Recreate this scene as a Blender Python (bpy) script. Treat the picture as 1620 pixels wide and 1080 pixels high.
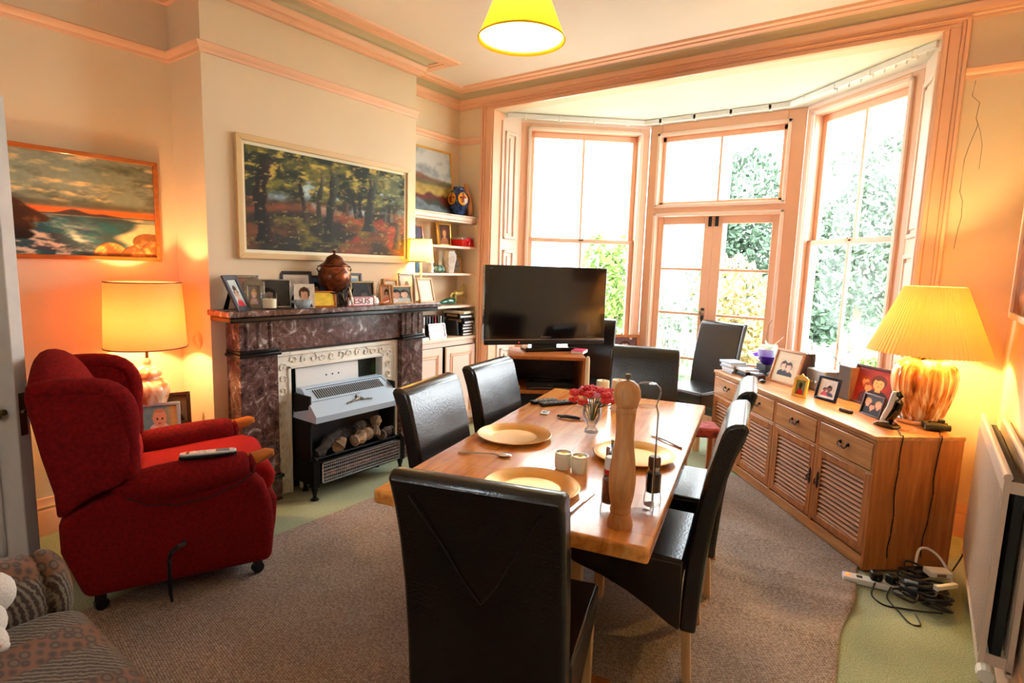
import bpy, bmesh, math, random
import numpy as np
from mathutils import Vector, Matrix, Euler
for _o in list(bpy.data.objects): bpy.data.objects.remove(_o)
SC = bpy.context.scene; COL = SC.collection
PI = math.pi; rad = math.radians

# ------------------------------------------------------------------ camera, world, exposure
cam_d = bpy.data.cameras.new('camera'); cam = bpy.data.objects.new('camera', cam_d); COL.objects.link(cam)
cam_d.sensor_width = 36; cam_d.lens = 19.978; cam_d.clip_start = .02; cam_d.clip_end = 300
yaw, pitch, roll = -.62727, -.13029, .03084
f = Vector((math.sin(yaw)*math.cos(pitch), math.cos(yaw)*math.cos(pitch), math.sin(pitch)))
r = Vector((math.cos(yaw), -math.sin(yaw), 0)); u = r.cross(f)
r2 = math.cos(roll)*r + math.sin(roll)*u; u2 = -math.sin(roll)*r + math.cos(roll)*u
cam.matrix_world = Matrix(((r2.x, u2.x, -f.x, 0), (r2.y, u2.y, -f.y, 0), (r2.z, u2.z, -f.z, 1.5), (0, 0, 0, 1)))
SC.camera = cam
SC.view_settings.view_transform = 'Standard'; SC.view_settings.look = 'None'
SC.view_settings.gamma = 1; SC.view_settings.use_curve_mapping = False
SC.view_settings.exposure = EXPOSURE = 1.5

world = bpy.data.worlds.new('overcast_sky'); SC.world = world; world.use_nodes = True
wn = world.node_tree.nodes; wl = world.node_tree.links
bg = wn['Background']; tc = wn.new('ShaderNodeTexCoord'); sx = wn.new('ShaderNodeSeparateXYZ'); rp = wn.new('ShaderNodeValToRGB')
wl.new(tc.outputs['Generated'], sx.inputs[0]); wl.new(sx.outputs['Z'], rp.inputs[0]); wl.new(rp.outputs[0], bg.inputs[0])
rp.color_ramp.elements[0].color = (.90, .95, 1, 1); rp.color_ramp.elements[0].position = .0
rp.color_ramp.elements[1].color = (.84, .92, 1, 1); rp.color_ramp.elements[1].position = .7
bg.inputs[1].default_value = 7.5

def portal(name, p0, p1, z0, z1):
    d = bpy.data.lights.new(name, 'AREA'); d.shape = 'RECTANGLE'
    v = Vector((p1[0]-p0[0], p1[1]-p0[1], 0)); d.size = v.length; d.size_y = z1-z0; d.cycles.is_portal = True
    o = bpy.data.objects.new(name, d); COL.objects.link(o)
    n = Vector((v.y, -v.x, 0)).normalized()            # points into the room
    o.rotation_euler = n.to_track_quat('-Z', 'Y').to_euler()
    o.location = ((p0[0]+p1[0])/2, (p0[1]+p1[1])/2, (z0+z1)/2)
portal('window_portal', (-3.39, 4.75), (-2.43, 5.62), .6, 2.85)
portal('window_portal', (-2.3, 5.62), (-1.0, 5.62), .1, 2.85)
portal('window_portal', (-.83, 5.62), (.02, 4.82), .6, 2.85)

def portal_back():  # light portal at the added fill window
    d = bpy.data.lights.new('window_portal', 'AREA'); d.shape = 'RECTANGLE'; d.size = .66; d.size_y = .66; d.cycles.is_portal = True
    o = bpy.data.objects.new('window_portal', d); COL.objects.link(o); o.location = (-1.0, -1.70, 1.78); o.rotation_euler = (rad(90), 0, PI)
portal_back()

def bulb(name, loc, power, color, radius=.03):
    d = bpy.data.lights.new(name, 'POINT'); d.energy = power; d.color = color; d.shadow_soft_size = radius
    o = bpy.data.objects.new(name, d); COL.objects.link(o); o.location = loc; return o
WARM = (1, .75, .33)
bulb('ceiling_bulb', (-1.431, 1.975, 2.50), 42, (1, .78, .50), .04)
bulb('table_lamp_bulb', (-3.45, 1.32, 1.15), 9, WARM, .03)
bulb('sideboard_lamp_bulb', (.02, 3.80, 1.21), 19, (1, .68, .22), .03)
bulb('mantel_lamp_bulb', (-3.46, 3.36, 1.60), 5, (1, .66, .26), .02)

# ------------------------------------------------------------------ materials
def lin(c):
    return tuple(((x/12.92) if x <= .04045 else ((x+.055)/1.055)**2.4) for x in c)
MATS = {}
def mat(name, col=(.8, .8, .8), rough=.6, metal=0, var=.0, scale=8, bump=0, bscale=60, trans=0, coat=0, spec=.5, stretch=None, emis=None, estr=0, sheen=0):
    """principled material; colours in sRGB; var = amount of noise mottling; bump = noise bump"""
    if name in MATS: return MATS[name]
    m = bpy.data.materials.new(name); m.use_nodes = True; MATS[name] = m
    nt = m.node_tree; N = nt.nodes; L = nt.links; b = N['Principled BSDF']
    c = lin(col)
    b.inputs['Base Color'].default_value = (*c, 1); b.inputs['Roughness'].default_value = rough
    b.inputs['Metallic'].default_value = metal; b.inputs['Specular IOR Level'].default_value = spec
    b.inputs['Transmission Weight'].default_value = trans; b.inputs['Coat Weight'].default_value = coat
    if sheen: b.inputs['Sheen Weight'].default_value = sheen
    if emis: b.inputs['Emission Color'].default_value = (*lin(emis), 1); b.inputs['Emission Strength'].default_value = estr
    if var or bump:
        t = N.new('ShaderNodeTexCoord'); mp = N.new('ShaderNodeMapping'); L.new(t.outputs['Object'], mp.inputs[0])
        if stretch: mp.inputs['Scale'].default_value = stretch
    if var:
        n = N.new('ShaderNodeTexNoise'); n.inputs['Scale'].default_value = scale; n.inputs['Detail'].default_value = 5
        L.new(mp.outputs[0], n.inputs['Vector'])
        rr = N.new('ShaderNodeValToRGB'); L.new(n.outputs[0], rr.inputs[0]); L.new(rr.outputs[0], b.inputs['Base Color'])
        rr.color_ramp.elements[0].position = .3; rr.color_ramp.elements[1].position = .7
        rr.color_ramp.elements[0].color = (*[x*(1-var) for x in c], 1); rr.color_ramp.elements[1].color = (*[min(1, x*(1+var)) for x in c], 1)
    if bump:
        n2 = N.new('ShaderNodeTexNoise'); n2.inputs['Scale'].default_value = bscale; n2.inputs['Detail'].default_value = 3
        L.new(mp.outputs[0], n2.inputs['Vector'])
        bp = N.new('ShaderNodeBump'); bp.inputs['Strength'].default_value = bump; bp.inputs['Distance'].default_value = .01
        L.new(n2.outputs[0], bp.inputs['Height']); L.new(bp.outputs[0], b.inputs['Normal'])
    return m
def ramp(N, pts):
    rr = N.new('ShaderNodeValToRGB'); e = rr.color_ramp.elements
    e[0].position, e[0].color = pts[0][0], (*lin(pts[0][1]), 1); e[1].position, e[1].color = pts[-1][0], (*lin(pts[-1][1]), 1)
    for p, c in pts[1:-1]:
        x = e.new(p); x.color = (*lin(c), 1)
    return rr
def wood(name, pts, rough=.4, axis=(1, 12, 12), scale=3, dist=3, coat=0, boards=0, bscale=1):
    m = bpy.data.materials.new(name); m.use_nodes = True; MATS[name] = m
    N = m.node_tree.nodes; L = m.node_tree.links; b = N['Principled BSDF']
    t = N.new('ShaderNodeTexCoord'); mp = N.new('ShaderNodeMapping'); mp.inputs['Scale'].default_value = axis
    L.new(t.outputs['Object'], mp.inputs[0])
    n = N.new('ShaderNodeTexNoise'); n.inputs['Scale'].default_value = scale; n.inputs['Detail'].default_value = 6; n.inputs['Distortion'].default_value = dist*.2
    L.new(mp.outputs[0], n.inputs['Vector']); rr = ramp(N, pts); L.new(n.outputs[0], rr.inputs[0])
    out = rr.outputs[0]
    if boards:
        br = N.new('ShaderNodeTexBrick'); L.new(t.outputs['Object'], br.inputs['Vector'])
        br.inputs['Scale'].default_value = 1; br.inputs['Brick Width'].default_value = boards[0]; br.inputs['Row Height'].default_value = boards[1]
        br.inputs['Mortar Size'].default_value = .0012; br.inputs['Color1'].default_value = (1, .93, .84, 1); br.inputs['Color2'].default_value = (.82, .64, .50, 1)
        br.inputs['Mortar'].default_value = (.35, .2, .1, 1); br.offset = .37
        mx = N.new('ShaderNodeMix'); mx.data_type = 'RGBA'; mx.blend_type = 'MULTIPLY'; mx.inputs[0].default_value = .75
        L.new(out, mx.inputs['A']); L.new(br.outputs[0], mx.inputs['B']); out = mx.outputs['Result']
    L.new(out, b.inputs['Base Color']); b.inputs['Roughness'].default_value = rough; b.inputs['Coat Weight'].default_value = coat
    b.inputs['Coat Roughness'].default_value = .12
    return m

M = {}
M['wall'] = mat('cream_wall_paint', (.91, .82, .69), .75, var=.03, scale=2.5, bump=.08, bscale=120)
M['trim'] = mat('peach_gloss_paint', (.95, .74, .60), .38, var=.02, scale=5)
M['trimpale'] = mat('pale_peach_gloss_paint', (.95, .83, .75), .35, var=.02, scale=5)
M['cove'] = mat('beige_cove_paint', (.78, .70, .56), .7)
M['ceil'] = mat('ceiling_paint', (.92, .86, .80), .8, var=.02, scale=3)
M['bayceil'] = mat('white_ceiling_paint', (.86, .85, .77), .7)
M['doorpaint'] = mat('chipped_white_door_paint', (.80, .76, .72), .45, var=.08, scale=7, bump=.1, bscale=40)
M['white'] = mat('white_satin', (.92, .91, .89), .4)
M['black'] = mat('black_satin', (.03, .03, .033), .35)
M['blackgloss'] = mat('black_gloss_plastic', (.012, .012, .014), .12, coat=.4)
M['blackmatt'] = mat('black_matt', (.04, .038, .036), .8)
M['iron'] = mat('cast_iron_black', (.05, .05, .05), .4, metal=.6, bump=.2)
M['steel'] = mat('brushed_steel', (.75, .75, .77), .25, metal=1)
M['chrome'] = mat('chrome', (.85, .85, .86), .08, metal=1)
M['pewter'] = mat('pewter', (.60, .57, .52), .35, metal=.9, bump=.5, bscale=90)
M['silver'] = mat('silver_frame_metal', (.74, .75, .78), .22, metal=.9)
M['gold'] = mat('gold_frame_metal', (.88, .68, .32), .3, metal=.8, bump=.1)
M['brass'] = mat('aged_brass', (.45, .38, .25), .4, metal=.9)
M['leather'] = mat('dark_brown_leather', (.045, .035, .032), .26, var=.25, scale=4, bump=.10, bscale=110, spec=.75)
M['oakleg'] = wood('pale_beech', [(.3, (.80, .62, .42)), (.7, (.88, .72, .52))], .45, (12, 12, 1))
M['table'] = wood('varnished_acacia', [(.25, (.74, .42, .18)), (.5, (.93, .62, .30)), (.75, (.98, .78, .44))], .27, (9, .9, 9), 2.2, 6, .35, boards=(.16, .7))
MATS['varnished_acacia'].node_tree.nodes['Brick Texture'].inputs['Brick Width'].default_value = .9
MATS['varnished_acacia'].node_tree.nodes['Brick Texture'].inputs['Row Height'].default_value = .14
M['pine'] = wood('honey_pine', [(.25, (.62, .38, .20)), (.55, (.76, .52, .30)), (.8, (.84, .62, .40))], .38, (1.2, 14, 14), 2.5, 3, .15)
M['pinev'] = wood('honey_pine_upright', [(.25, (.56, .31, .14)), (.55, (.70, .42, .20)), (.8, (.78, .52, .28))], .36, (14, 14, 1.2), 2.5, 3, .15)
M['orangewood'] = wood('orange_varnished_wood', [(.2, (.66, .36, .16)), (.8, (.80, .48, .22))], .4, (10, 10, 1), 3, 2)
M['slat'] = wood('louvre_pine', [(.25, (.62, .38, .22)), (.8, (.80, .56, .36))], .7, (1.2, 14, 14), 2.5, 3)
M['darkwood'] = wood('dark_stained_wood', [(.2, (.16, .07, .05)), (.8, (.28, .13, .08))], .35, (10, 10, 1), 3, 2)
M['millwood'] = wood('pepper_mill_beech', [(.3, (.78, .52, .30)), (.7, (.88, .64, .40))], .42, (20, 20, 2), 4, 2)
M['armwood'] = mat('polished_arm_wood', (.72, .38, .12), .2, var=.2, scale=6, coat=.5, stretch=(1, 6, 6))
M['red'] = mat('red_chenille', (.48, .05, .05), .95, var=.30, scale=70, bump=.7, bscale=260, spec=.15)
M['redin'] = mat('bright_red_seat_fabric', (.62, .08, .065), .9, var=.15, scale=90, bump=.5, bscale=260, spec=.15)
M['cream'] = mat('cream_card', (.93, .89, .78), .7)
M['creamiron'] = mat('cream_painted_iron', (.95, .92, .86), .45)
M['paper'] = mat('white_paper', (.95, .95, .95), .8)
M['radi'] = mat('radiator_enamel', (.84, .74, .66), .4)
M['plastic'] = mat('white_plastic', (.88, .87, .84), .4)
M['grey'] = mat('dark_grey_panel', (.13, .13, .13), .8)
M['hide'] = mat('brown_leather_bag', (.22, .12, .09), .5, var=.2)
M['candle'] = mat('ivory_wax', (.96, .90, .76), .5)
M['platter'] = mat('gold_charger_lacquer', (.86, .62, .28), .3, metal=.55, var=.06, scale=12)
M['house'] = mat('white_render_wall', (.93, .93, .91), .9)

def glassmat(name, tint=(1, 1, 1), gloss=.08):
    m = bpy.data.materials.new(name); m.use_nodes = True; N = m.node_tree.nodes; L = m.node_tree.links
    N.remove(N['Principled BSDF']); o = N['Material Output']
    t = N.new('ShaderNodeBsdfTransparent'); t.inputs[0].default_value = (*tint, 1)
    g = N.new('ShaderNodeBsdfGlossy'); g.inputs['Roughness'].default_value = .02
    fr = N.new('ShaderNodeLayerWeight'); fr.inputs[0].default_value = gloss*3
    mx = N.new('ShaderNodeMixShader'); mt = N.new('ShaderNodeMath'); mt.operation = 'MULTIPLY'; mt.inputs[1].default_value = .8
    L.new(fr.outputs['Fresnel'], mt.inputs[0]); L.new(mt.outputs[0], mx.inputs[0]); L.new(t.outputs[0], mx.inputs[1]); L.new(g.outputs[0], mx.inputs[2]); L.new(mx.outputs[0], o.inputs[0])
    return m
M['glass'] = glassmat('window_glass', (.97, .985, .98), .04)
M['clear2'] = glassmat('thick_vase_glass', (.95, .97, .97), .09)
M['clear'] = glassmat('drinking_glass', (.985, .99, .99), .04)

def shade(name, col, tcol, mixf=.6, pleat=0):
    m = bpy.data.materials.new(name); m.use_nodes = True; N = m.node_tree.nodes; L = m.node_tree.links
    N.remove(N['Principled BSDF']); o = N['Material Output']
    d = N.new('ShaderNodeBsdfDiffuse'); d.inputs[0].default_value = (*lin(col), 1)
    t = N.new('ShaderNodeBsdfTranslucent'); t.inputs[0].default_value = (*lin(tcol), 1)
    mx = N.new('ShaderNodeMixShader'); mx.inputs[0].default_value = mixf
    L.new(d.outputs[0], mx.inputs[1]); L.new(t.outputs[0], mx.inputs[2]); L.new(mx.outputs[0], o.inputs[0])
    n = N.new('ShaderNodeTexNoise'); n.inputs['Scale'].default_value = 120; c = N.new('ShaderNodeTexCoord'); L.new(c.outputs['Object'], n.inputs['Vector'])
    rr = N.new('ShaderNodeValToRGB'); L.new(n.outputs[0], rr.inputs[0]); k = lin(tcol)
    rr.color_ramp.elements[0].position = .3; rr.color_ramp.elements[1].position = .6
    rr.color_ramp.elements[0].color = (*[x*.8 for x in k], 1); rr.color_ramp.elements[1].color = (*k, 1)
    L.new(rr.outputs[0], t.inputs[0])
    return m
M['shade_yellow'] = shade('yellow_parchment_shade', (.98, .88, .26), (.99, .82, .18), .4)
M['shade_salmon'] = shade('salmon_linen_shade', (.90, .58, .42), (.93, .50, .28), .22)
M['shade_pleat'] = shade('pleated_cream_shade', (.97, .82, .56), (.98, .66, .24), .075)
M['shade_small'] = shade('small_cream_shade', (.98, .90, .62), (.99, .84, .42), .5)

def marble():
    m = bpy.data.materials.new('rouge_marble'); m.use_nodes = True; N = m.node_tree.nodes; L = m.node_tree.links; b = N['Principled BSDF']
    t = N.new('ShaderNodeTexCoord'); n = N.new('ShaderNodeTexNoise'); n.inputs['Scale'].default_value = 9; n.inputs['Detail'].default_value = 8; n.inputs['Distortion'].default_value = 2.2
    L.new(t.outputs['Object'], n.inputs['Vector'])
    r1 = ramp(N, [(.30, (.20, .13, .12)), (.44, (.36, .25, .23)), (.55, (.42, .30, .28)), (.63, (.52, .43, .41)), (.70, (.74, .70, .68))]); L.new(n.outputs[0], r1.inputs[0])
    v = N.new('ShaderNodeTexVoronoi'); v.feature = 'DISTANCE_TO_EDGE'; v.inputs['Scale'].default_value = 7
    n3 = N.new('ShaderNodeTexNoise'); n3.inputs['Scale'].default_value = 6; L.new(t.outputs['Object'], n3.inputs['Vector'])
    ad = N.new('ShaderNodeVectorMath'); ad.operation = 'MULTIPLY_ADD'; ad.inputs[1].default_value = (.6, .6, .6)
    L.new(n3.outputs['Color'], ad.inputs[0]); L.new(t.outputs['Object'], ad.inputs[2]); L.new(ad.outputs[0], v.inputs['Vector'])
    r2 = ramp(N, [(0, (.75, .75, .75)), (.012, (0, 0, 0))]); L.new(v.outputs[0], r2.inputs[0])
    mx = N.new('ShaderNodeMix'); mx.data_type = 'RGBA'; mx.inputs['B'].default_value = (*lin((.80, .77, .74)), 1)
    L.new(r2.outputs[0], mx.inputs[0]); L.new(r1.outputs[0], mx.inputs['A']); L.new(mx.outputs['Result'], b.inputs['Base Color'])
    b.inputs['Roughness'].default_value = .22
    return m
M['marble'] = marble()
M['slate'] = mat('black_slate', (.055, .05, .055), .25, var=.3, scale=8)

def carpet(name, a, b_, scale, bump, weave=0):
    m = bpy.data.materials.new(name); m.use_nodes = True; N = m.node_tree.nodes; L = m.node_tree.links; b = N['Principled BSDF']
    t = N.new('ShaderNodeTexCoord'); n = N.new('ShaderNodeTexNoise'); n.inputs['Scale'].default_value = scale; n.inputs['Detail'].default_value = 3
    L.new(t.outputs['Object'], n.inputs['Vector']); rr = ramp(N, [(.35, a), (.65, b_)]); L.new(n.outputs[0], rr.inputs[0])
    h = n.outputs[0]; out = rr.outputs[0]
    if weave:
        w = N.new('ShaderNodeTexBrick'); w.inputs['Scale'].default_value = 1; w.inputs['Brick Width'].default_value = .016; w.inputs['Row Height'].default_value = .009
        w.inputs['Mortar Size'].default_value = .0022; w.inputs['Mortar Smooth'].default_value = 1
        w.inputs['Color1'].default_value = (1, 1, 1, 1); w.inputs['Color2'].default_value = (.8, .78, .76, 1); w.inputs['Mortar'].default_value = (.42, .38, .36, 1)
        mp = N.new('ShaderNodeMapping'); mp.inputs['Rotation'].default_value = (0, 0, .15); L.new(t.outputs['Object'], mp.inputs[0]); L.new(mp.outputs[0], w.inputs['Vector'])
        mx = N.new('ShaderNodeMix'); mx.data_type = 'RGBA'; mx.blend_type = 'MULTIPLY'; mx.inputs[0].default_value = 1
        L.new(out, mx.inputs['A']); L.new(w.outputs[0], mx.inputs['B']); out = mx.outputs['Result']; h = w.outputs['Fac']
        mx.inputs[0].default_value = .8
    big = N.new('ShaderNodeTexNoise'); big.inputs['Scale'].default_value = 1.6; L.new(t.outputs['Object'], big.inputs['Vector'])
    rb = ramp(N, [(.35, (.86, .86, .86)), (.65, (1, 1, 1))]); L.new(big.outputs[0], rb.inputs[0])
    m2 = N.new('ShaderNodeMix'); m2.data_type = 'RGBA'; m2.blend_type = 'MULTIPLY'; m2.inputs[0].default_value = 1
    L.new(out, m2.inputs['A']); L.new(rb.outputs[0], m2.inputs['B']); L.new(m2.outputs['Result'], b.inputs['Base Color'])
    bp = N.new('ShaderNodeBump'); bp.inputs['Strength'].default_value = bump; bp.inputs['Distance'].default_value = .004; bp.invert = bool(weave)
    L.new(h, bp.inputs['Height']); L.new(bp.outputs[0], b.inputs['Normal']); b.inputs['Roughness'].default_value = .95; b.inputs['Specular IOR Level'].default_value = .15
    return m
M['carpet'] = carpet('sage_green_carpet', (.57, .60, .47), (.72, .74, .61), 160, .5)
M['rug'] = carpet('taupe_loop_rug', (.66, .57, .52), (.84, .76, .70), 90, .8, 1)

def sofa_fabric():
    m = bpy.data.materials.new('patterned_brown_tapestry'); m.use_nodes = True; N = m.node_tree.nodes; L = m.node_tree.links; b = N['Principled BSDF']
    t = N.new('ShaderNodeTexCoord'); mp = N.new('ShaderNodeMapping'); mp.inputs['Scale'].default_value = (14, 26, 22); mp.inputs['Rotation'].default_value = (0, 0, .5)
    L.new(t.outputs['Object'], mp.inputs[0])
    v = N.new('ShaderNodeTexVoronoi'); v.inputs['Scale'].default_value = 1.6; v.inputs['Randomness'].default_value = .35; L.new(mp.outputs[0], v.inputs['Vector'])
    r1 = ramp(N, [(.25, (.40, .31, .21)), (.38, (.18, .12, .085)), (.6, (.46, .28, .16))]); L.new(v.outputs[0], r1.inputs[0])
    ck = N.new('ShaderNodeTexWave'); ck.inputs['Scale'].default_value = 1.3; ck.inputs['Distortion'].default_value = 3; ck.inputs['Detail Scale'].default_value = 3; L.new(mp.outputs[0], ck.inputs['Vector'])
    r2 = ramp(N, [(.35, (.20, .135, .10)), (.5, (.42, .31, .21)), (.62, (.42, .25, .15)), (.8, (.44, .42, .35))]); L.new(ck.outputs[0], r2.inputs[0])
    n = N.new('ShaderNodeTexWave'); n.bands_direction = 'X'; n.inputs['Scale'].default_value = 1.1; n.inputs['Distortion'].default_value = .6; L.new(t.outputs['Object'], n.inputs['Vector'])
    r3 = ramp(N, [(.42, (0, 0, 0)), (.55, (1, 1, 1))]); L.new(n.outputs[0], r3.inputs[0])
    mx = N.new('ShaderNodeMix'); mx.data_type = 'RGBA'; L.new(r3.outputs[0], mx.inputs[0]); L.new(r1.outputs[0], mx.inputs['A']); L.new(r2.outputs[0], mx.inputs['B'])
    L.new(mx.outputs['Result'], b.inputs['Base Color']); b.inputs['Roughness'].default_value = .8; b.inputs['Sheen Weight'].default_value = .2
    return m
M['sofa'] = sofa_fabric()

def glaze(name, pts, scale=(1, 1, 1), ns=3, dist=1.5, rough=.12):
    m = bpy.data.materials.new(name); m.use_nodes = True; N = m.node_tree.nodes; L = m.node_tree.links; b = N['Principled BSDF']
    t = N.new('ShaderNodeTexCoord'); mp = N.new('ShaderNodeMapping'); mp.inputs['Scale'].default_value = scale; L.new(t.outputs['Object'], mp.inputs[0])
    n = N.new('ShaderNodeTexNoise'); n.inputs['Scale'].default_value = ns; n.inputs['Distortion'].default_value = dist; n.inputs['Detail'].default_value = 4
    L.new(mp.outputs[0], n.inputs['Vector']); rr = ramp(N, pts); L.new(n.outputs[0], rr.inputs[0]); L.new(rr.outputs[0], b.inputs['Base Color'])
    b.inputs['Roughness'].default_value = rough; return m
M['stripeglaze'] = glaze('striped_amber_glaze', [(.34, (.34, .18, .08)), (.45, (.68, .40, .18)), (.54, (.80, .62, .42)), (.66, (.92, .86, .74))], (30, 30, 1.2), 1.0, .5)
M['swirlglaze'] = glaze('swirled_cream_glaze', [(.35, (.78, .50, .34)), (.5, (.92, .78, .62)), (.65, (.97, .92, .84))], (6, 6, 3), 1.4, 3)
M['copper'] = glaze('aged_copper', [(.35, (.22, .12, .09)), (.5, (.46, .24, .15)), (.65, (.60, .34, .22))], (1, 1, 1), 14, 1, .3)
MATS['aged_copper'] = M['copper']; M['copper'].node_tree.nodes['Principled BSDF'].inputs['Metallic'].default_value = .7
M['greenstone'] = glaze('green_stone', [(.35, (.10, .30, .26)), (.5, (.25, .48, .40)), (.66, (.74, .76, .66))], (1, 1, 1), 22, 1, .3)
M['blueglaze'] = glaze('blue_vase_glaze', [(.4, (.10, .17, .36)), (.6, (.30, .40, .58))], (1, 1, 1), 20, 1, .15)
def vcol():
    m = bpy.data.materials.new('painted_picture'); m.use_nodes = True; N = m.node_tree.nodes; L = m.node_tree.links
    a = N.new('ShaderNodeVertexColor'); a.layer_name = 'Col'; b = N['Principled BSDF']; L.new(a.outputs[0], b.inputs['Base Color'])
    b.inputs['Roughness'].default_value = .6; b.inputs['Specular IOR Level'].default_value = .3; return m
M['picture'] = vcol()

# ------------------------------------------------------------------ builders
class MB:
    def __init__(s): s.bm = bmesh.new(); s.m = Matrix.Identity(4)
    def at(s, loc=(0, 0, 0), rot=(0, 0, 0)): s.m = Matrix.Translation(Vector(loc)) @ Euler(rot).to_matrix().to_4x4(); return s
    def _v(s, p): return s.bm.verts.new(s.m @ Vector(p))
    def box(s, x0, x1, y0, y1, z0, z1):
        v = [s._v(p) for p in ((x0, y0, z0), (x1, y0, z0), (x1, y1, z0), (x0, y1, z0), (x0, y0, z1), (x1, y0, z1), (x1, y1, z1), (x0, y1, z1))]
        for q in ((3, 2, 1, 0), (4, 5, 6, 7), (0, 1, 5, 4), (1, 2, 6, 5), (2, 3, 7, 6), (3, 0, 4, 7)): s.bm.faces.new([v[i] for i in q])
        return s
    def prism(s, poly, a, b, axis='x'):
        """poly = 2D points; axis x: (y,z) from x=a to b; y: (x,z); z: (x,y)"""
        def P(p, t): return {'x': (t, p[0], p[1]), 'y': (p[0], t, p[1]), 'z': (p[0], p[1], t)}[axis]
        A = [s._v(P(p, a)) for p in poly]; B = [s._v(P(p, b)) for p in poly]; n = len(poly)
        s.bm.faces.new(A); s.bm.faces.new(B[::-1])
        for i in range(n): s.bm.faces.new((A[i], B[i], B[(i+1) % n], A[(i+1) % n]))
        return s
    def lathe(s, prof, seg=28, sxy=(1, 1), flute=0, nf=0):
        rings = []
        for (rr, z) in prof:
            if rr < 1e-5: rings.append([s._v((0, 0, z))]); continue
            rings.append([s._v((rr*sxy[0]*(1+flute*(k % 2))*math.cos(2*PI*k/seg), rr*sxy[1]*(1+flute*(k % 2))*math.sin(2*PI*k/seg), z)) for k in range(seg)])
        for A, B in zip(rings, rings[1:]):
            for k in range(seg):
                a0 = A[k % len(A)]; a1 = A[(k+1) % len(A)]; b0 = B[k % len(B)]; b1 = B[(k+1) % len(B)]
                q = []
                for x in (a0, a1, b1, b0):
                    if x not in q: q.append(x)
                if len(q) > 2:
                    try: s.bm.faces.new(q)
                    except ValueError: pass
        return s
    def tube(s, pts, rr, seg=8, close=True):
        pts = [Vector(p) for p in pts]; rings = []; up = Vector((0, 0, 1)); n = len(pts)
        for i, p in enumerate(pts):
            t = (pts[min(i+1, n-1)]-pts[max(i-1, 0)]).normalized()
            a = t.cross(up)
            if a.length < .05: a = t.cross(Vector((0, 1, 0)))
            a.normalize(); b = t.cross(a).normalized(); R_ = rr[i] if isinstance(rr, (list, tuple)) else rr
            rings.append([s._v(p + a*R_*math.cos(2*PI*k/seg) + b*R_*math.sin(2*PI*k/seg)) for k in range(seg)])
        for A, B in zip(rings, rings[1:]):
            for k in range(seg): s.bm.faces.new((A[k], A[(k+1) % seg], B[(k+1) % seg], B[k]))
        if close: s.bm.faces.new(rings[0][::-1]); s.bm.faces.new(rings[-1])
        return s
    def ball(s, c, rx, ry=None, rz=None, u_=16, v_=10, noise=0, seed=0):
        ry = ry or rx; rz = rz or rx; rnd = random.Random(seed); rings = []
        for j in range(v_+1):
            th = PI*j/v_
            if j in (0, v_): rings.append([s._v((c[0], c[1], c[2]+rz*math.cos(th)))]); continue
            rings.append([s._v((c[0]+(1+noise*rnd.uniform(-1, 1))*rx*math.sin(th)*math.cos(2*PI*k/u_), c[1]+(1+noise*rnd.uniform(-1, 1))*ry*math.sin(th)*math.sin(2*PI*k/u_), c[2]+(1+noise*rnd.uniform(-.5, .5))*rz*math.cos(th))) for k in range(u_)])
        for A, B in zip(rings, rings[1:]):
            for k in range(u_):
                q = []
                for x in (A[k % len(A)], A[(k+1) % len(A)], B[(k+1) % len(B)], B[k % len(B)]):
                    if x not in q: q.append(x)
                s.bm.faces.new(q)
        return s
    def quad(s, ps): s.bm.faces.new([s._v(p) for p in ps]); return s
    def build(s, name, m, parent=None, loc=None, rz=0, bevel=0, smooth=None, seg=2, sub=0):
        bmesh.ops.recalc_face_normals(s.bm, faces=s.bm.faces)
        me = bpy.data.meshes.new(name); s.bm.to_mesh(me); s.bm.free(); me.materials.append(m)
        o = bpy.data.objects.new(name, me); COL.objects.link(o)
        if parent: o.parent = parent
        if loc is not None: o.location = loc
        o.rotation_euler = (0, 0, rz)
        if bevel:
            bv = o.modifiers.new('bevel', 'BEVEL'); bv.width = bevel; bv.segments = seg; bv.limit_method = 'ANGLE'; bv.angle_limit = rad(40)
        if sub:
            sb = o.modifiers.new('subdivision', 'SUBSURF'); sb.levels = sub; sb.render_levels = sub
        if smooth is None: smooth = 35
        if smooth:
            for p in me.polygons: p.use_smooth = True
            try:
                md = me.set_sharp_from_angle(angle=rad(smooth if not sub else 180))
            except Exception: pass
        return o

def tag(o, label, cat, group=None, kind=None):
    if label: o['label'] = label
    if cat: o['category'] = cat
    if group: o['group'] = group
    if kind: o['kind'] = kind
    return o
def thing(name, label, cat, loc=(0, 0, 0), rz=0, group=None, scale=None):
    o = bpy.data.objects.new(name, None); COL.objects.link(o); o.location = loc; o.rotation_euler = (0, 0, rz); o.empty_display_size = .1
    if scale: o.scale = scale
    return tag(o, label, cat, group)
def struct(o): o['kind'] = 'structure'; return o
def copy_tree(o, parent=None):
    c = o.copy(); COL.objects.link(c); c.parent = parent
    for ch in list(o.children): copy_tree(ch, c)
    return c
def single(mb, name, label, cat, m, loc=(0, 0, 0), rz=0, group=None, **k):
    o = mb.build(name, m, None, loc, rz, **k); return tag(o, label, cat, group)

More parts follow.
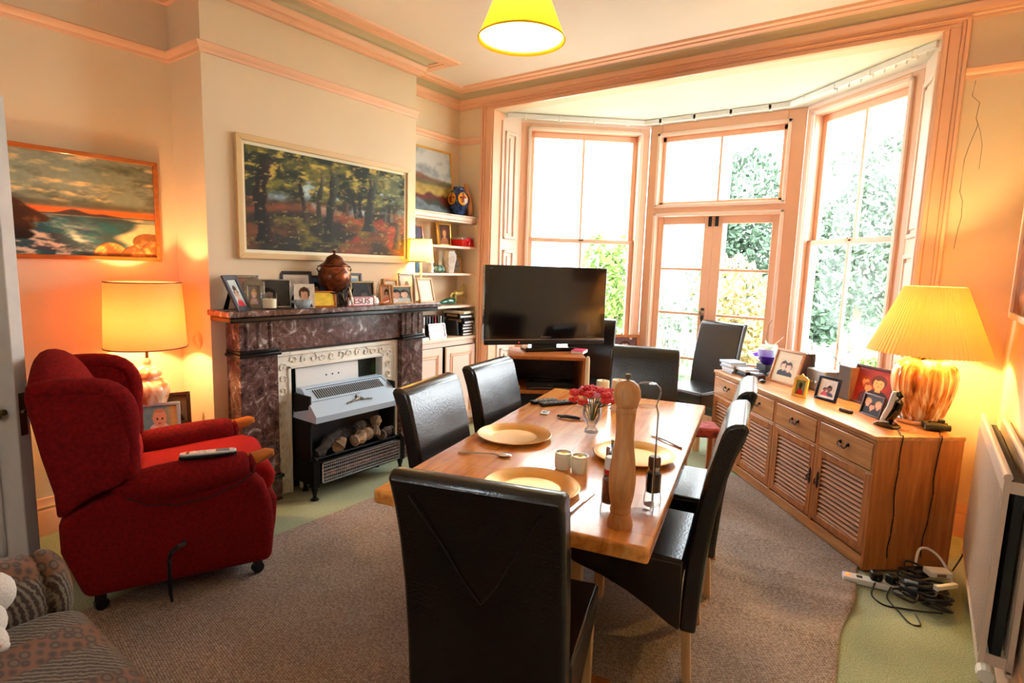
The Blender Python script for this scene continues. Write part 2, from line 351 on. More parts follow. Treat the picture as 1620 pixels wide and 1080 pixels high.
def sweep(mb, path, prof, closed=False):
    """prof = closed 2D outline (offset from wall into the room, z), swept along path with mitred corners; room lies to the right of travel"""
    n = len(path); rings = []
    for i, p in enumerate(path):
        p = Vector(p)
        def nrm(a, b): d = (Vector(b)-Vector(a)).normalized(); return Vector((d.y, -d.x))
        if i == 0: N_ = nrm(path[0], path[1]); k = 1
        elif i == n-1: N_ = nrm(path[-2], path[-1]); k = 1
        else:
            n1 = nrm(path[i-1], path[i]); n2 = nrm(path[i], path[i+1]); N_ = (n1+n2).normalized(); k = 1/max(.3, N_.dot(n1))
        rings.append([mb._v((p.x+N_.x*o*k, p.y+N_.y*o*k, z)) for o, z in prof])
    m_ = len(prof)
    for A, B in zip(rings, rings[1:]):
        for k in range(m_): mb.bm.faces.new((A[k], A[(k+1) % m_], B[(k+1) % m_], B[k]))
    mb.bm.faces.new(rings[0]); mb.bm.faces.new(rings[-1][::-1]); return mb

# value noise for the painted pictures
def vnoise(U, V, s, seed=0):
    rng = np.random.RandomState(seed); G = rng.rand(64, 64)
    x = U*s; y = V*s; xi = np.floor(x).astype(int); yi = np.floor(y).astype(int); fx = x-xi; fy = y-yi
    fx = fx*fx*(3-2*fx); fy = fy*fy*(3-2*fy)
    g = lambda a, b: G[a % 64, b % 64]
    return (g(xi, yi)*(1-fx)+g(xi+1, yi)*fx)*(1-fy)+(g(xi, yi+1)*(1-fx)+g(xi+1, yi+1)*fx)*fy
def fbm(U, V, s, seed=0, o=4):
    r_ = 0; a = .5; t = 0
    for k in range(o): r_ = r_+a*vnoise(U+k*3.1, V+k*1.7, s*2**k, seed+k); t += a; a *= .6
    return r_/t
def mixc(A, B, t): t = np.clip(t, 0, 1)[..., None]; return A*(1-t)+np.array(B)*t
def canvas(name, w, h, nx, ny, fn, parent=None, loc=(0, 0, 0), rot=(0, 0, 0), thick=.002):
    """flat picture in its local xz plane, facing -y, lower left at loc; fn(U,V)->RGB sRGB"""
    us = np.linspace(0, 1, nx+1); vs = np.linspace(0, 1, ny+1); U, V = np.meshgrid(us, vs)
    C = np.clip(fn(U, V), 0, 1); C = np.where(C <= .04045, C/12.92, ((C+.055)/1.055)**2.4).reshape(-1, 3)
    verts = [(x*w, 0, y*h) for y in vs for x in us]; k = nx+1
    faces = [(j*k+i, j*k+i+1, (j+1)*k+i+1, (j+1)*k+i) for j in range(ny) for i in range(nx)]
    me = bpy.data.meshes.new(name); me.from_pydata(verts, [], faces); a = me.color_attributes.new('Col', 'FLOAT_COLOR', 'POINT')
    a.data.foreach_set('color', np.concatenate([C, np.ones((len(C), 1))], 1).ravel()); me.materials.append(M['picture'])
    o = bpy.data.objects.new(name, me); COL.objects.link(o); o.parent = parent; o.location = loc; o.rotation_euler = rot
    if thick:
        sd = o.modifiers.new('thickness', 'SOLIDIFY'); sd.thickness = thick; sd.offset = -1
    return o
def people(bgc, ppl, noise=.12, seed=3, asp=1.0):
    """a plain photograph: blurred backdrop and simple heads with hair, eyes, mouth and clothes. ppl: (cx, cy, r, skin, hair, cloth)"""
    def fn(U, V):
        C = np.ones(U.shape+(3,))*np.array(bgc); n = fbm(U, V, 4, seed)-.5; C = C*(1+noise*2*n[..., None])
        for (cx, cy, rr, skin, hair, cloth) in ppl:
            X = (U-cx)*asp/rr; Y = (V-cy)/rr
            sh = (X/2.0)**2+((Y+3.1)/2.0)**2 < 1
            C[sh] = np.array(cloth)*(.9+.2*fbm(U, V, 10, seed)[sh][:, None])
            nk = (abs(X) < .4) & (Y < -.6) & (Y > -1.5); C[nk] = np.array(skin)*.88
            hr = (X/1.12)**2+((Y-.22)/1.22)**2 < 1; C[hr] = hair
            fc = (X/.80)**2+((Y+.12)/1.0)**2 < 1; C[fc] = np.array(skin)*(1-.14*np.clip(X[fc], 0, 1))[:, None]
            fr = fc & (Y > .52+.1*np.sin(X*7)); C[fr] = hair
            for s_ in (-1, 1):
                ey = ((X-s_*.33)/.12)**2+((Y-.05)/.07)**2 < 1; C[ey] = np.array(skin)*.42
            mo = (X/.25)**2+((Y+.50)/.07)**2 < 1; C[mo] = np.array(skin)*np.array((.84, .58, .58))
            ns = (abs(X) < .07) & (Y < .0) & (Y > -.3); C[ns] = np.array(skin)*.86
        return C
    return fn
SK = (.87, .66, .54); PALE = (.93, .77, .68); BRN = (.24, .14, .09); DK = (.10, .07, .06); BLD = (.78, .62, .40); GRY = (.55, .52, .5)

def photo_frame(w, h, b, fm, fn, loc, rz, label, tilt=12, group=None, mount=0, name='photo_frame', stand=True, d=.014, res=170, standmat=None, mountmat=None, scallop=False, arch=False):
    t = thing(name, label, 'picture frame' if name != 'wall_painting' else 'painting', loc, rz, group)
    R_ = (-rad(tilt), 0, 0)
    mb = MB().at((0, 0, .0), R_)
    W = w/2
    for poly in ([(-W, 0), (W, 0), (W-b, b), (-W+b, b)], [(-W, h), (-W+b, h-b), (W-b, h-b), (W, h)], [(-W, 0), (-W+b, b), (-W+b, h-b), (-W, h)], [(W, 0), (W, h), (W-b, h-b), (W-b, b)]):
        mb.prism(poly, 0, d, 'y')
    if scallop:
        mb.prism([(-W*.95, h-.004), (-W*.6, h+.012), (-W*.3, h+.014), (0, h+.03), (W*.3, h+.014), (W*.6, h+.012), (W*.95, h-.004)], 0, d, 'y')
    mb.build('frame', fm, t, bevel=min(.003, b*.2))
    iw = w-2*b; ih = h-2*b
    if mount:
        MB().at((0, 0, 0), R_).box(-iw/2, iw/2, d*.55, d*.7, b, b+ih).build('mount', mountmat or M['cream'], t, smooth=0)
    pw = iw-2*mount; ph = ih-2*mount
    nx = max(8, int(pw*res)); ny = max(8, int(ph*res))
    nx = min(nx, 130); ny = min(ny, 130)
    z0 = b+mount; yy = d*.5
    canvas('photograph' if name != 'wall_painting' else 'canvas', pw, ph, nx, ny, fn, t, (-pw/2, yy*math.cos(rad(tilt))+z0*math.sin(rad(tilt)), z0*math.cos(rad(tilt))-yy*math.sin(rad(tilt))), R_)
    MB().at((0, 0, 0), R_).box(-W*.94, W*.94, d*.75, d, b*.5, h-b*.5).build('backing', M['blackmatt'], t, smooth=0)
    if stand and tilt > 4:
        T = rad(tilt); hh = h*.7; yb = hh*math.sin(T)+d*math.cos(T)+h*.17
        p1 = (0, hh*math.sin(T)+d*math.cos(T), hh*math.cos(T))
        mb = MB(); sw = w*.16
        mb.quad([(-sw*.6, p1[1], p1[2]), (sw*.6, p1[1], p1[2]), (sw, yb, .0015), (-sw, yb, .0015)])
        mb.quad([(-sw*.6, p1[1]+.004, p1[2]), (sw*.6, p1[1]+.004, p1[2]), (sw, yb+.004, .0015), (-sw, yb+.004, .0015)])
        mb.build('easel_stand', standmat or M['blackmatt'], t, smooth=0)
    return t

# ------------------------------------------------------------------ the room
XL, XB, XR, YB, YA0, YA1, CZ = -3.70, -3.33, .38, 4.165, 1.62, 3.24, 3.05
YR = -1.6
CL = (-2.33, 5.40); CR = (-.955, 5.40)           # corners of the bay
d42 = (math.cos(rad(42)), math.sin(rad(42)))
EL = (CL[0]-1.265*d42[0], CL[1]-1.265*d42[1]); ER = (CR[0]+1.075*d42[0], CR[1]-1.075*d42[1])
BZ = 2.89
poly = [(XL-.1, YR-.1), (XR+.1, YR-.1), (XR+.1, YB+.1), (ER[0]+.1, ER[1]), (CR[0]+.05, 5.52), (CL[0]-.05, 5.52), (EL[0]-.1, EL[1]), (-3.42, YB+.1), (XL-.1, YB+.1)]
struct(MB().prism(poly, -.12, 0, 'z').build('floor', M['carpet'], smooth=0))
struct(MB().box(XL-.1, XR+.1, YR-.1, YB+.12, CZ, CZ+.12).build('ceiling', M['ceil'], smooth=0))
struct(MB().prism([(-3.42, YB+.12), (EL[0]-.1, EL[1]), (CL[0]-.05, 5.52), (CR[0]+.05, 5.52), (ER[0]+.1, ER[1]), (.06, YB+.12)], BZ, BZ+.12, 'z').build('ceiling', M['bayceil'], smooth=0))
struct(MB().box(XL-.12, XL, YR-.1, YB+.12, 0, CZ).build('wall_left', M['wall'], smooth=0))
struct(MB().box(XR, XR+.12, YR-.1, YB+.12, 0, CZ).build('wall_right', M['wall'], smooth=0))
struct(MB().box(XL-.1, -1.33, YR-.12, YR, 0, CZ).box(-.67, XR+.1, YR-.12, YR, 0, CZ).box(-1.33, -.67, YR-.12, YR, 0, 1.45).box(-1.33, -.67, YR-.12, YR, 2.11, CZ).build('wall_back', M['wall'], smooth=0))
wb = struct(thing('fill_window', 'small casement window added in the unseen wall behind the camera for fill light', 'window', (-1.0, YR-.06, 1.45)))  # added, unseen window: lets in fill daylight for surfaces facing the camera
MB().box(-.33, .33, -.03, .03, 0, .03).box(-.33, .33, -.03, .03, .63, .66).box(-.33, -.30, -.03, .03, 0, .66).box(.30, .33, -.03, .03, 0, .66).build('frame', M['trimpale'], wb, bevel=.004)
MB().box(-.31, .31, -.003, .003, .02, .64).build('pane', M['glass'], wb, smooth=0)
mb = MB().box(XL, XB, YA0, 2.05, 0, CZ).box(XL, XB, 2.80, YA1, 0, CZ).box(XL, XB, 2.05, 2.80, .82, CZ)
struct(mb.build('wall_chimney_breast', M['wall'], smooth=0))
mb = MB().box(XL-.1, -3.293, YB, YB+.12, 0, CZ).box(-.067, XR+.1, YB, YB+.12, 0, CZ).box(-3.293, -.067, YB, YB+.12, 2.885, CZ)
struct(mb.build('wall_bay', M['wall'], smooth=0))

def seg_local(p0, p1):
    v = Vector((p1[0]-p0[0], p1[1]-p0[1])); return v.length, math.atan2(v.y, v.x)
# splayed reveals with shutter panels
def reveal(p0, p1, side):
    L_, a = seg_local(p0, p1)
    s = 1 if side == 'left' else -1
    mb = MB().box(0, L_, 0, s*.1, 0, BZ)
    o = mb.build('wall_bay_reveal_'+side, M['trimpale'], None, (p0[0], p0[1], 0), a, smooth=0); struct(o)
    pm = MB(); f_ = lambda y: -s*y
    def fr(z0, z1, k):
        x0, x1 = .07, L_-.06
        for q in ((x0, x1, z0, z0+.03), (x0, x1, z1-.03, z1), (x0, x0+.03, z0, z1), (x1-.03, x1, z0, z1)):
            pm.box(q[0], q[1], min(0, f_(.018)), max(0, f_(.018)), q[2], q[3])
        pm.box(x0+.055, x1-.055, min(0, f_(.012)), max(0, f_(.012)), z0+.055, z1-.055)
    fr(.12, .72, 0); fr(.86, 1.66, 0); fr(1.76, 2.74, 0)
    pm.box(0, .02, min(0, f_(.028)), max(0, f_(.028)), 0, 2.82)
    struct(pm.build('trim_1', M['trimpale'], None, (p0[0], p0[1], 0), a, bevel=.006))
reveal((-3.293, YB+.1), EL, 'left'); reveal((-.067, YB+.1), ER, 'right')

def sash_window(name, p0, p1, flip, zs=.62, zt=2.89):
    """p0->p1 seen left to right from the room"""
    L_, a = seg_local(p0, p1)
    w = struct(thing(name, 'tall white painted sash window of the bay, %s' % flip, 'window', (p0[0], p0[1], 0), a))
    wall = MB().box(0, L_, 0, .14, 0, zs).box(0, L_, 0, .14, zt-.03, zt)
    struct(wall.build('wall_under_window', M['trimpale'], None, (p0[0], p0[1], 0), a, smooth=0))
    m = .10; top = 2.80
    mb = MB().box(0, m, 0, .14, zs, zt-.03).box(L_-m, L_, 0, .14, zs, zt-.03).box(m, L_-m, 0, .14, top, zt-.03)
    mb.build('casing', M['trim'], w, bevel=.006)
    mb = MB()
    for x0, x1, z0, z1 in ((m-.03, m, zs, top+.03), (L_-m, L_-m+.03, zs, top+.03), (m-.03, L_-m+.03, top, top+.03)): mb.box(x0, x1, -.02, 0, z0, z1)
    mb.build('moulding', M['trimpale'], w, bevel=.005)
    MB().box(-.0, L_, -.07, .14, zs-.02, zs+.02).build('window_sill', M['trimpale'], w, bevel=.006)
    zm = 1.775
    def sash(z0, z1, y, tb, bb):
        s = MB().box(m, L_-m, y, y+.04, z1-tb, z1).box(m, L_-m, y, y+.04, z0, z0+bb).box(m, m+.045, y, y+.04, z0, z1).box(L_-m-.045, L_-m, y, y+.04, z0, z1).box(L_/2-.012, L_/2+.012, y+.005, y+.035, z0, z1)
        so = s.build('sash', M['trim'], w, bevel=.004)
        MB().box(m+.04, L_-m-.04, y+.018, y+.022, z0+.02, z1-.02).build('pane', M['glass'], so, smooth=0)
        return so
    sash(zm-.02, top, .075, .055, .04); s = sash(zs+.02, zm+.02, .03, .04, .07)
    MB().box(L_/2-.02, L_/2+.02, .015, .03, zm, zm+.012).tube([(L_/2, .02, zm+.012), (L_/2+.03, .0, zm+.03)], .004).build('sash_catch', M['brass'], w)
    return w
sash_window('window_1', EL, CL, 'behind the television')
sash_window('window_2', CR, ER, 'behind the sideboard')

# garden doors with transom light
W0, W1 = CL[0], CR[0]
w = struct(thing('window_3', 'wide fixed transom light above the glazed garden doors', 'window', (W0, 5.40, 0)))
Lw = W1-W0
mb = MB().box(0, .12, 0, .14, 0, BZ).box(Lw-.145, Lw, 0, .14, 0, BZ).box(.12, Lw-.145, 0, .14, 2.78, BZ).box(.12, Lw-.145, 0, .14, 2.035, 2.13)
mb.build('frame', M['trim'], w, bevel=.006)
mb = MB()
for x0, x1, z0, z1 in ((.085, .115, 2.12, 2.81), (Lw-.14, Lw-.11, 2.12, 2.81), (.085, Lw-.11, 2.78, 2.81), (.085, Lw-.11, 2.11, 2.14), (.085, .115, .02, 2.06), (Lw-.14, Lw-.11, .02, 2.06), (.085, Lw-.11, 2.035, 2.06)): mb.box(x0, x1, -.022, 0, z0, z1)
mb.build('moulding', M['trimpale'], w, bevel=.005)
x0, x1 = .12, Lw-.145
s = MB().box(x0, x1, .04, .08, 2.13, 2.17).box(x0, x1, .04, .08, 2.735, 2.78).box(x0, x0+.035, .04, .08, 2.13, 2.78).box(x1-.035, x1, .04, .08, 2.13, 2.78).box((x0+x1)/2-.011, (x0+x1)/2+.011, .045, .075, 2.13, 2.78).build('sash', M['trim'], w, bevel=.004)
MB().box(x0+.02, x1-.02, .058, .062, 2.15, 2.76).build('pane', M['glass'], s, smooth=0)
def garden_door(name, xa, xb, side):
    t = struct(thing(name, 'glazed garden door leaf with four panes, %s' % side, 'door', (W0+xa, 5.40, 0))); L_ = xb-xa
    bl, br = (.06, .085) if side.startswith('left') else (.085, .06)
    y0, y1 = .03, .075; mb = MB().box(0, bl, y0, y1, .02, 2.03).box(L_-br, L_, y0, y1, .02, 2.03).box(bl, L_-br, y0, y1, 1.955, 2.03).box(bl, L_-br, y0, y1, .02, .25)
    for z in (1.53, 1.105, .67): mb.box(bl, L_-br, y0+.008, y1-.008, z-.012, z+.012)
    d_ = mb.build('door_frame', M['trim'], t, bevel=.005)
    MB().box(bl-.01, L_-br+.01, .05, .054, .24, 1.96).build('pane', M['glass'], t, smooth=0)
    xx = L_-.03 if side.startswith('left') else .03
    MB().box(xx-.014, xx+.014, .012, .032, 1.93, 2.02).build('door_bolt', M['blackmatt'], t, bevel=.003)
    if side.startswith('left'):
        MB().box(L_-.055, L_-.022, .01, .03, 1.06, 1.17).at((L_-.04, -.008, 1.125), (rad(90), 0, 0)).lathe([(0, -.02), (.02, -.018), (.024, 0), (.02, .018), (0, .022)], 16).build('door_knob', M['chrome'], t)
        MB().box(L_-.045, L_-.032, .0, .012, 1.01, 1.08).build('key', M['blackmatt'], t)
    return t
xm = -1.669-W0
garden_door('door_1', .122, xm-.001, 'left leaf with a chrome knob')
garden_door('door_2', xm+.001, Lw-.147, 'right leaf behind the spare chair')

# architrave round the bay opening
mb = MB()
def arch(a, b, y):                     # a = inset from outer edge, b = next
    o0, o1, zt = -3.41, .046, 2.935; ia, ib = a*.117, b*.117; za, zb = a*.05, b*.05
    mb.box(o0+ia, o0+ib, y, YB, 0, zt-zb); mb.box(o1-ib, o1-ia, y, YB, 0, zt-zb); mb.box(o0+ia, o1-ia, y, YB, zt-zb, zt-za)
arch(0, .18, YB-.045); arch(.18, .34, YB-.028); arch(.34, .8, YB-.018); arch(.8, 1, YB-.03)
mb.box(-3.293, -3.28, YB-.02, YB+.14, 0, 2.885).box(-.08, -.067, YB-.02, YB+.14, 0, 2.885)
struct(mb.build('trim_2', M['trim'], bevel=.006))

# cornice, cove, ceiling band, picture rails, baseboards
PATH = [(XL, YR), (XL, YA0), (XB, YA0), (XB, YA1), (XL, YA1), (XL, YB), (XR, YB), (XR, YR)]
struct(sweep(MB(), PATH, [(0, 2.925), (.028, 2.925), (.028, 2.938), (.036, 2.945), (.036, 2.955), (.052, 2.962), (.056, 2.982), (.06, 2.99), (.06, 2.997), (0, 2.997)]).build('trim_3', M['trim']))
struct(sweep(MB(), PATH, [(0, 2.99), (.05, 2.99), (.058, 3.01), (.078, 3.03), (.115, 3.042), (.125, 3.05), (0, 3.05)]).build('trim_4', M['cove']))
struct(sweep(MB(), PATH, [(.12, 3.05), (.12, 3.034), (.15, 3.034), (.152, 3.028), (.19, 3.028), (.192, 3.036), (.235, 3.036), (.245, 3.05)]).build('trim_5', M['trim']))
RAIL = [(0, 2.612), (.012, 2.612), (.014, 2.63), (.03, 2.645), (.034, 2.662), (.02, 2.670), (0, 2.672)]
struct(sweep(MB(), [(XL, YR), (XL, YA0), (XB, YA0), (XB, YA1+.004)], RAIL).build('trim_6', M['trim']))
struct(sweep(MB(), [(XL, YA1), (XL, YB), (-3.41, YB)], RAIL).build('trim_7', M['trim']))
struct(sweep(MB(), [(.046, YB), (XR, YB), (XR, YR)], RAIL).build('trim_8', M['trim']))
BASE = [(0, 0), (.022, 0), (.022, .13), (.016, .14), (.018, .155), (.01, .17), (.008, .2), (0, .2)]
struct(sweep(MB(), [(XL, YR), (XL, YA0), (XB, YA0), (XB, 1.70)], BASE).build('baseboard_left', M['trim']))
struct(sweep(MB(), [(.046, YB), (XR, YB), (XR, YR)], BASE).build('baseboard_right', M['trim']))
# plaster crack in the right bay wall
crk = [(.095, 2.60), (.088, 2.52), (.125, 2.48), (.118, 2.40), (.13, 2.36), (.105, 2.26), (.09, 2.18), (.088, 2.0), (.105, 1.95), (.11, 1.86), (.10, 1.78), (.094, 1.68)]
mb = MB().tube([(x, YB-.0002, z) for x, z in crk], .0012, 4); mb.tube([(.118, YB-.0002, 2.40), (.145, YB-.0002, 2.32), (.16, YB-.0002, 2.25), (.16, YB-.0002, 2.12)], .0008, 4)
struct(mb.build('trim_9', mat('hairline_crack', (.40, .30, .2), .9)))
# curtain track round the bay ceiling
tr = thing('curtain_track', 'white curtain track following the bay ceiling above the windows', 'curtain track')
tp = [(-3.245, 4.30), (-2.29, 5.16), (-1.04, 5.16), (-.10, 4.28)]
mb = MB(); tp2 = tp
sweep(mb, [(x, y) for x, y in tp2], [(-.012, 2.845), (.012, 2.845), (.012, 2.886), (-.012, 2.886)]); mb.build('track', M['white'], tr, bevel=.003)
mb = MB()
for i in range(3):
    a_, b_ = Vector(tp[i]), Vector(tp[i+1])
    for k in range(4): p = a_.lerp(b_, (k+.5)/4); mb.box(p.x-.01, p.x+.01, p.y-.012, p.y+.012, 2.835, 2.89)
mb.build('bracket', M['white'], tr)
for k in range(9):
    p = Vector(tp[3]).lerp(Vector(tp[2]), .05+.05*k*(1+.05*k))
    MB().ball((p.x, p.y, 2.832), .007, .007, .014, 8, 6).build('glider', M['plastic'], tr)

# rug with ripples
nx_, ny_ = 150, 240; X0, X1, Y0, Y1 = -2.74, -.14, -.9, 4.28
vs = []; ridges = [(2.55, .10, .012, .055), (2.86, .22, .016, .06), (3.02, .28, .010, .05), (3.35, .12, .010, .05), (3.62, .2, .008, .05), (2.2, .05, .007, .06)]
for j in range(ny_+1):
    for i in range(nx_+1):
        x = X0+(X1-X0)*i/nx_; y = Y0+(Y1-Y0)*j/ny_; z = .009; fade = min(1, max(0, (x+1.25)/.5))
        if (x+.13)*.755+(y-3.3)*.655 > -.05: fade = 0
        for (yc, sl, hh, ww) in ridges: z += hh*fade*math.exp(-((y-yc-sl*(x+.5)+.03*math.sin(x*5+yc))/ww)**2)
        if i == nx_: x += .012*math.sin(y*9)
        if j == ny_: y += .18*(x-X0)/(X1-X0)-.1
        vs.append((x, y, z))
fs = [(j*(nx_+1)+i, j*(nx_+1)+i+1, (j+1)*(nx_+1)+i+1, (j+1)*(nx_+1)+i) for j in range(ny_) for i in range(nx_)]
me = bpy.data.meshes.new('rug'); me.from_pydata(vs, [], fs); me.materials.append(M['rug'])
for p in me.polygons: p.use_smooth = True
o = bpy.data.objects.new('rug', me); COL.objects.link(o); sd = o.modifiers.new('thickness', 'SOLIDIFY'); sd.thickness = .0085; sd.offset = -1
tag(o, 'large taupe looped rug lying over the green carpet, rippled on its right side', 'rug')

# open panelled door at the left edge
t = struct(thing('door_3', 'old white panelled door standing open at the left edge of the picture', 'door', (-2.985, .650, 0), rad(206.7)))
DH = 2.105
MB().box(0, .66, -.055, 0, .01, DH).build('door_leaf', M['doorpaint'], t, bevel=.004)
mb = MB()
def panel(x0, x1, z0, z1):
    for q in ((x0, x1, z0, z0+.03), (x0, x1, z1-.03, z1), (x0, x0+.03, z0, z1), (x1-.03, x1, z0, z1)): mb.box(q[0], q[1], 0, .016, q[2], q[3])
panel(.10, .33, .98, 1.95); panel(.39, .60, .98, 1.95); panel(.10, .33, .2, .78); panel(.39, .60, .2, .78)
mb.build('panel_moulding', M['doorpaint'], t, bevel=.01)
MB().box(-.003, 0, -.04, -.012, .74, .92).at((-.006, -.026, .84), (0, rad(-90), 0)).lathe([(0, -.01), (.011, -.008), (.012, .0), (.008, .008), (0, .009)], 12).build('latch_plate', M['brass'], t)
MB().at((.055, .035, .84), (rad(-90), 0, 0)).lathe([(.012, -.035), (.012, -.01), (.026, -.002), (.03, .012), (.02, .026), (0, .03)], 18).build('door_handle', M['brass'], t)

# ------------------------------------------------------------------ fireplace
fp = thing('fireplace_surround', 'tall rouge marble mantelpiece with black slate bands on the chimney breast', 'fireplace', (XB, 2.44, 0))
def L(y): return y-2.44
def fbox(x0, x1, y0, y1, z0, z1, mb=None): return (mb or MB()).box(x0-XB, x1-XB, L(y0), L(y1), z0, z1)
fbox(XB, -3.08, 1.60, 3.285, 1.172, 1.205).build('mantel_shelf', M['marble'], fp, bevel=.006)
fbox(XB, -3.095, 1.615, 3.27, 1.14, 1.172).build('shelf_moulding', M['slate'], fp, bevel=.008)
fbox(XB, -3.20, 1.72, 3.17, .945, 1.14).build('frieze', M['marble'], fp, bevel=.003)
for y0, y1 in ((1.705, 1.945), (2.965, 3.185)):
    MB().box(0, -3.18-XB, L(y0), L(y1), .16, .93).box(0, -3.165-XB, L(y0)-.004, L(y1)+.004, 0, .15).build('pilaster', M['marble'], fp, bevel=.003)
    MB().box(0, -3.155-XB, L(y0)-.012, L(y1)+.012, .925, .945).box(0, -3.165-XB, L(y0)-.004, L(y1)+.004, .945, .965).build('capital_band', M['slate'], fp, bevel=.004)
    MB().box(0, -3.150-XB, L(y0)-.01, L(y1)+.01, .148, .17).build('plinth_band', M['slate'], fp, bevel=.004)
    mb = MB().box(0, -3.18-XB, L(y0), L(y1), .965, 1.14)
    for k in range(3): yy = L(y0)+.045+k*(y1-y0-.09)/2; mb.at((-3.192-XB, yy, .975)).lathe([(.020, 0), (.020, .15), (.0, .158)], 12); mb.at()
    mb.build('capital_block', M['marble'], fp, bevel=.002)
ins = thing('fireplace_insert', 'cream painted cast iron fireplace insert with raised scroll border', 'fireplace', (XB, 2.44, 0))
mb = MB(); xf = -3.225-XB
mb.box(.002, xf, L(1.945), L(2.055), 0, .925).box(.002, xf, L(2.80), L(2.965), 0, .925).box(.002, xf, L(2.055), L(2.80), .815, .925)
mb.build('front_plate', M['creamiron'], ins, bevel=.004)
mb = MB()
for q in ((2.035, 2.055, .0, .835), (2.80, 2.82, 0, .835), (2.035, 2.82, .815, .835), (1.955, 1.965, 0, .91), (2.93, 2.94, 0, .91), (1.955, 2.94, .90, .91)): mb.box(xf, xf+.012, L(q[0]), L(q[1]), q[2], q[3])
mb.build('beading', M['creamiron'], ins, bevel=.004)
def scroll(y, z, s, ph): MB().tube([(xf+.004, L(y)+s*.03*math.cos(ph+t_*.7)*(1-t_/12), z+.03*math.sin(ph+t_*.7)*(1-t_/12)) for t_ in range(10)], .005, 6).build('scroll_ornament', M['creamiron'], ins)
for k in range(11): scroll(2.08+.072*k, .868, 1 if k % 2 else -1, k)
for k in range(11): scroll(2.0, .08+.075*k, 1, k*1.3); scroll(2.87, .08+.075*k, -1, k*1.3)
def tiles(U, V):
    C = np.ones(U.shape+(3,))*np.array((.06, .10, .07)); n = fbm(U, V, 7, 5); C = mixc(C, (.16, .32, .18), (n-.5)*6); n2 = fbm(U, V, 6, 9); C = mixc(C, (.34, .12, .10), (n2-.60)*7); return C
canvas('tile_panel', .75, .82, 60, 66, tiles, ins, (.045, L(2.05), 0), (0, 0, rad(90)))
MB().box(-.37, .04, L(2.05), L(2.8), 0, .001).build('hearth_plate', M['blackmatt'], ins, smooth=0)
# leaning white board behind the fire
single(MB().at((0, 0, 0), (0, rad(-2.2), 0)).box(0, .008, -.25, .25, 0, .80), 'fire_back_board', 'white board with three small holes standing behind the gas fire', 'board', M['white'], (-3.229, 2.36, .005), bevel=.002, smooth=0)
bo = bpy.data.objects['fire_back_board']
for k in range(3): MB().at((.008-.73*math.sin(rad(2.2)), -.02+.05*k, .73), (0, rad(87.8), 0)).lathe([(0, 0), (.006, 0), (.006, .0015), (0, .0015)], 10).build('hole', M['black'], bo)

gf = thing('gas_fire', 'black and silver gas fire with coal effect logs standing on the hearth', 'gas fire', (-3.14, 2.42, 0))
def G(mb=None): return mb or MB()
MB().box(-.072, .10, -.355, -.34, .10, .66).box(-.072, .10, .34, .355, .10, .66).box(-.072, -.06, -.355, .355, .08, .66).build('casing', M['blackmatt'], gf, bevel=.004)
# hood: sloping front, trapezoid
mb = MB(); hv = [(-.02, -.33, .69), (-.02, .33, .69), (.19, .37, .545), (.19, -.37, .545), (.185, -.37, .505), (.185, .37, .505), (-.075, .36, .50), (-.075, -.36, .50), (-.075, -.33, .69), (-.075, .33, .69)]
for q in ((0, 1, 2, 3), (3, 2, 5, 4), (8, 9, 1, 0), (4, 5, 6, 7), (6, 9, 8, 7), (0, 3, 4, 7, 8), (1, 9, 6, 5, 2)): mb.quad([hv[i] for i in q])
mb.build('hood', mat('hood_reflection_tint', (.74, .82, .89), .25), gf, bevel=.004)  # a blue-white reflection is put into the hood colour
mb = MB()
def onhood(s, y, up=.002): # s 0..1 down slope
    return (-.02+.21*s+up*.57, y, .69-.145*s+up*.82)
for k in range(34):
    y = -.27+.54*k/33; a_ = onhood(.12, y); b_ = onhood(.42, y); mb.tube([a_, b_], .0036, 4)
mb.build('vent_slots', M['black'], gf)
mb = MB().tube([onhood(.06, -.31), onhood(.06, .31), onhood(.46, .33)], .002, 4).tube([onhood(.5, -.33), onhood(.5, .05)], .0012, 4); mb.build('trim_line', M['grey'], gf)
mb = MB()
for k in range(-6, 7):
    y = k*.016; s_ = .70+.03*abs(k)/2*.8; p = onhood(s_, y, .006); mb.ball(p, .009, .010, .006+.004*max(0, 3-abs(k)), 8, 6, .3, k+9)
mb.ball(onhood(.6, 0, .006), .01, .01, .012, 8, 6); mb.build('crest_ornament', M['pewter'], gf)
mb = MB().box(-.08, .15, -.36, .36, .085, .24); mb.build('fire_bed', M['iron'], gf, bevel=.006)
mb = MB(); y0, y1, z0, z1, x_ = -.315, .345, .10, .235, .158
for q in ((y0, y1, z0, z0+.008), (y0, y1, z1-.008, z1), (y0, y0+.008, z0, z1), (y1-.008, y1, z0, z1)): mb.box(x_-.006, x_+.006, *q)
for k in range(1, 44): y = y0+(y1-y0)*k/44; mb.box(x_-.002, x_+.002, y-.002, y+.002, z0, z1)
for k in range(1, 6): z = z0+(z1-z0)*k/6; mb.box(x_-.003, x_+.003, y0, y1, z-.003, z+.003)
mb.build('front_grille', M['silver'], gf)
MB().tube([(.152, -.28, .15), (.152, .3, .16)], .006, 8).build('copper_pipe', M['copper'], gf)
mb = MB().tube([(.10, -.34, .255), (.13, -.34, .258), (.13, .35, .258), (.1, .35, .255)], .007, 8); mb.build('top_rail', M['iron'], gf)
for y in (-.355, .365):
    MB().box(.115, .165, y-.022, y+.022, .085, .255).at((.14, y, .255)).lathe([(.03, 0), (.03, .006), (0, .03)], 4).at((.14, y, 0)).lathe([(0, 0), (.026, 0), (.024, .008), (.012, .016), (.013, .04), (.02, .065), (.022, .085)], 14).build('leg', M['iron'], gf)
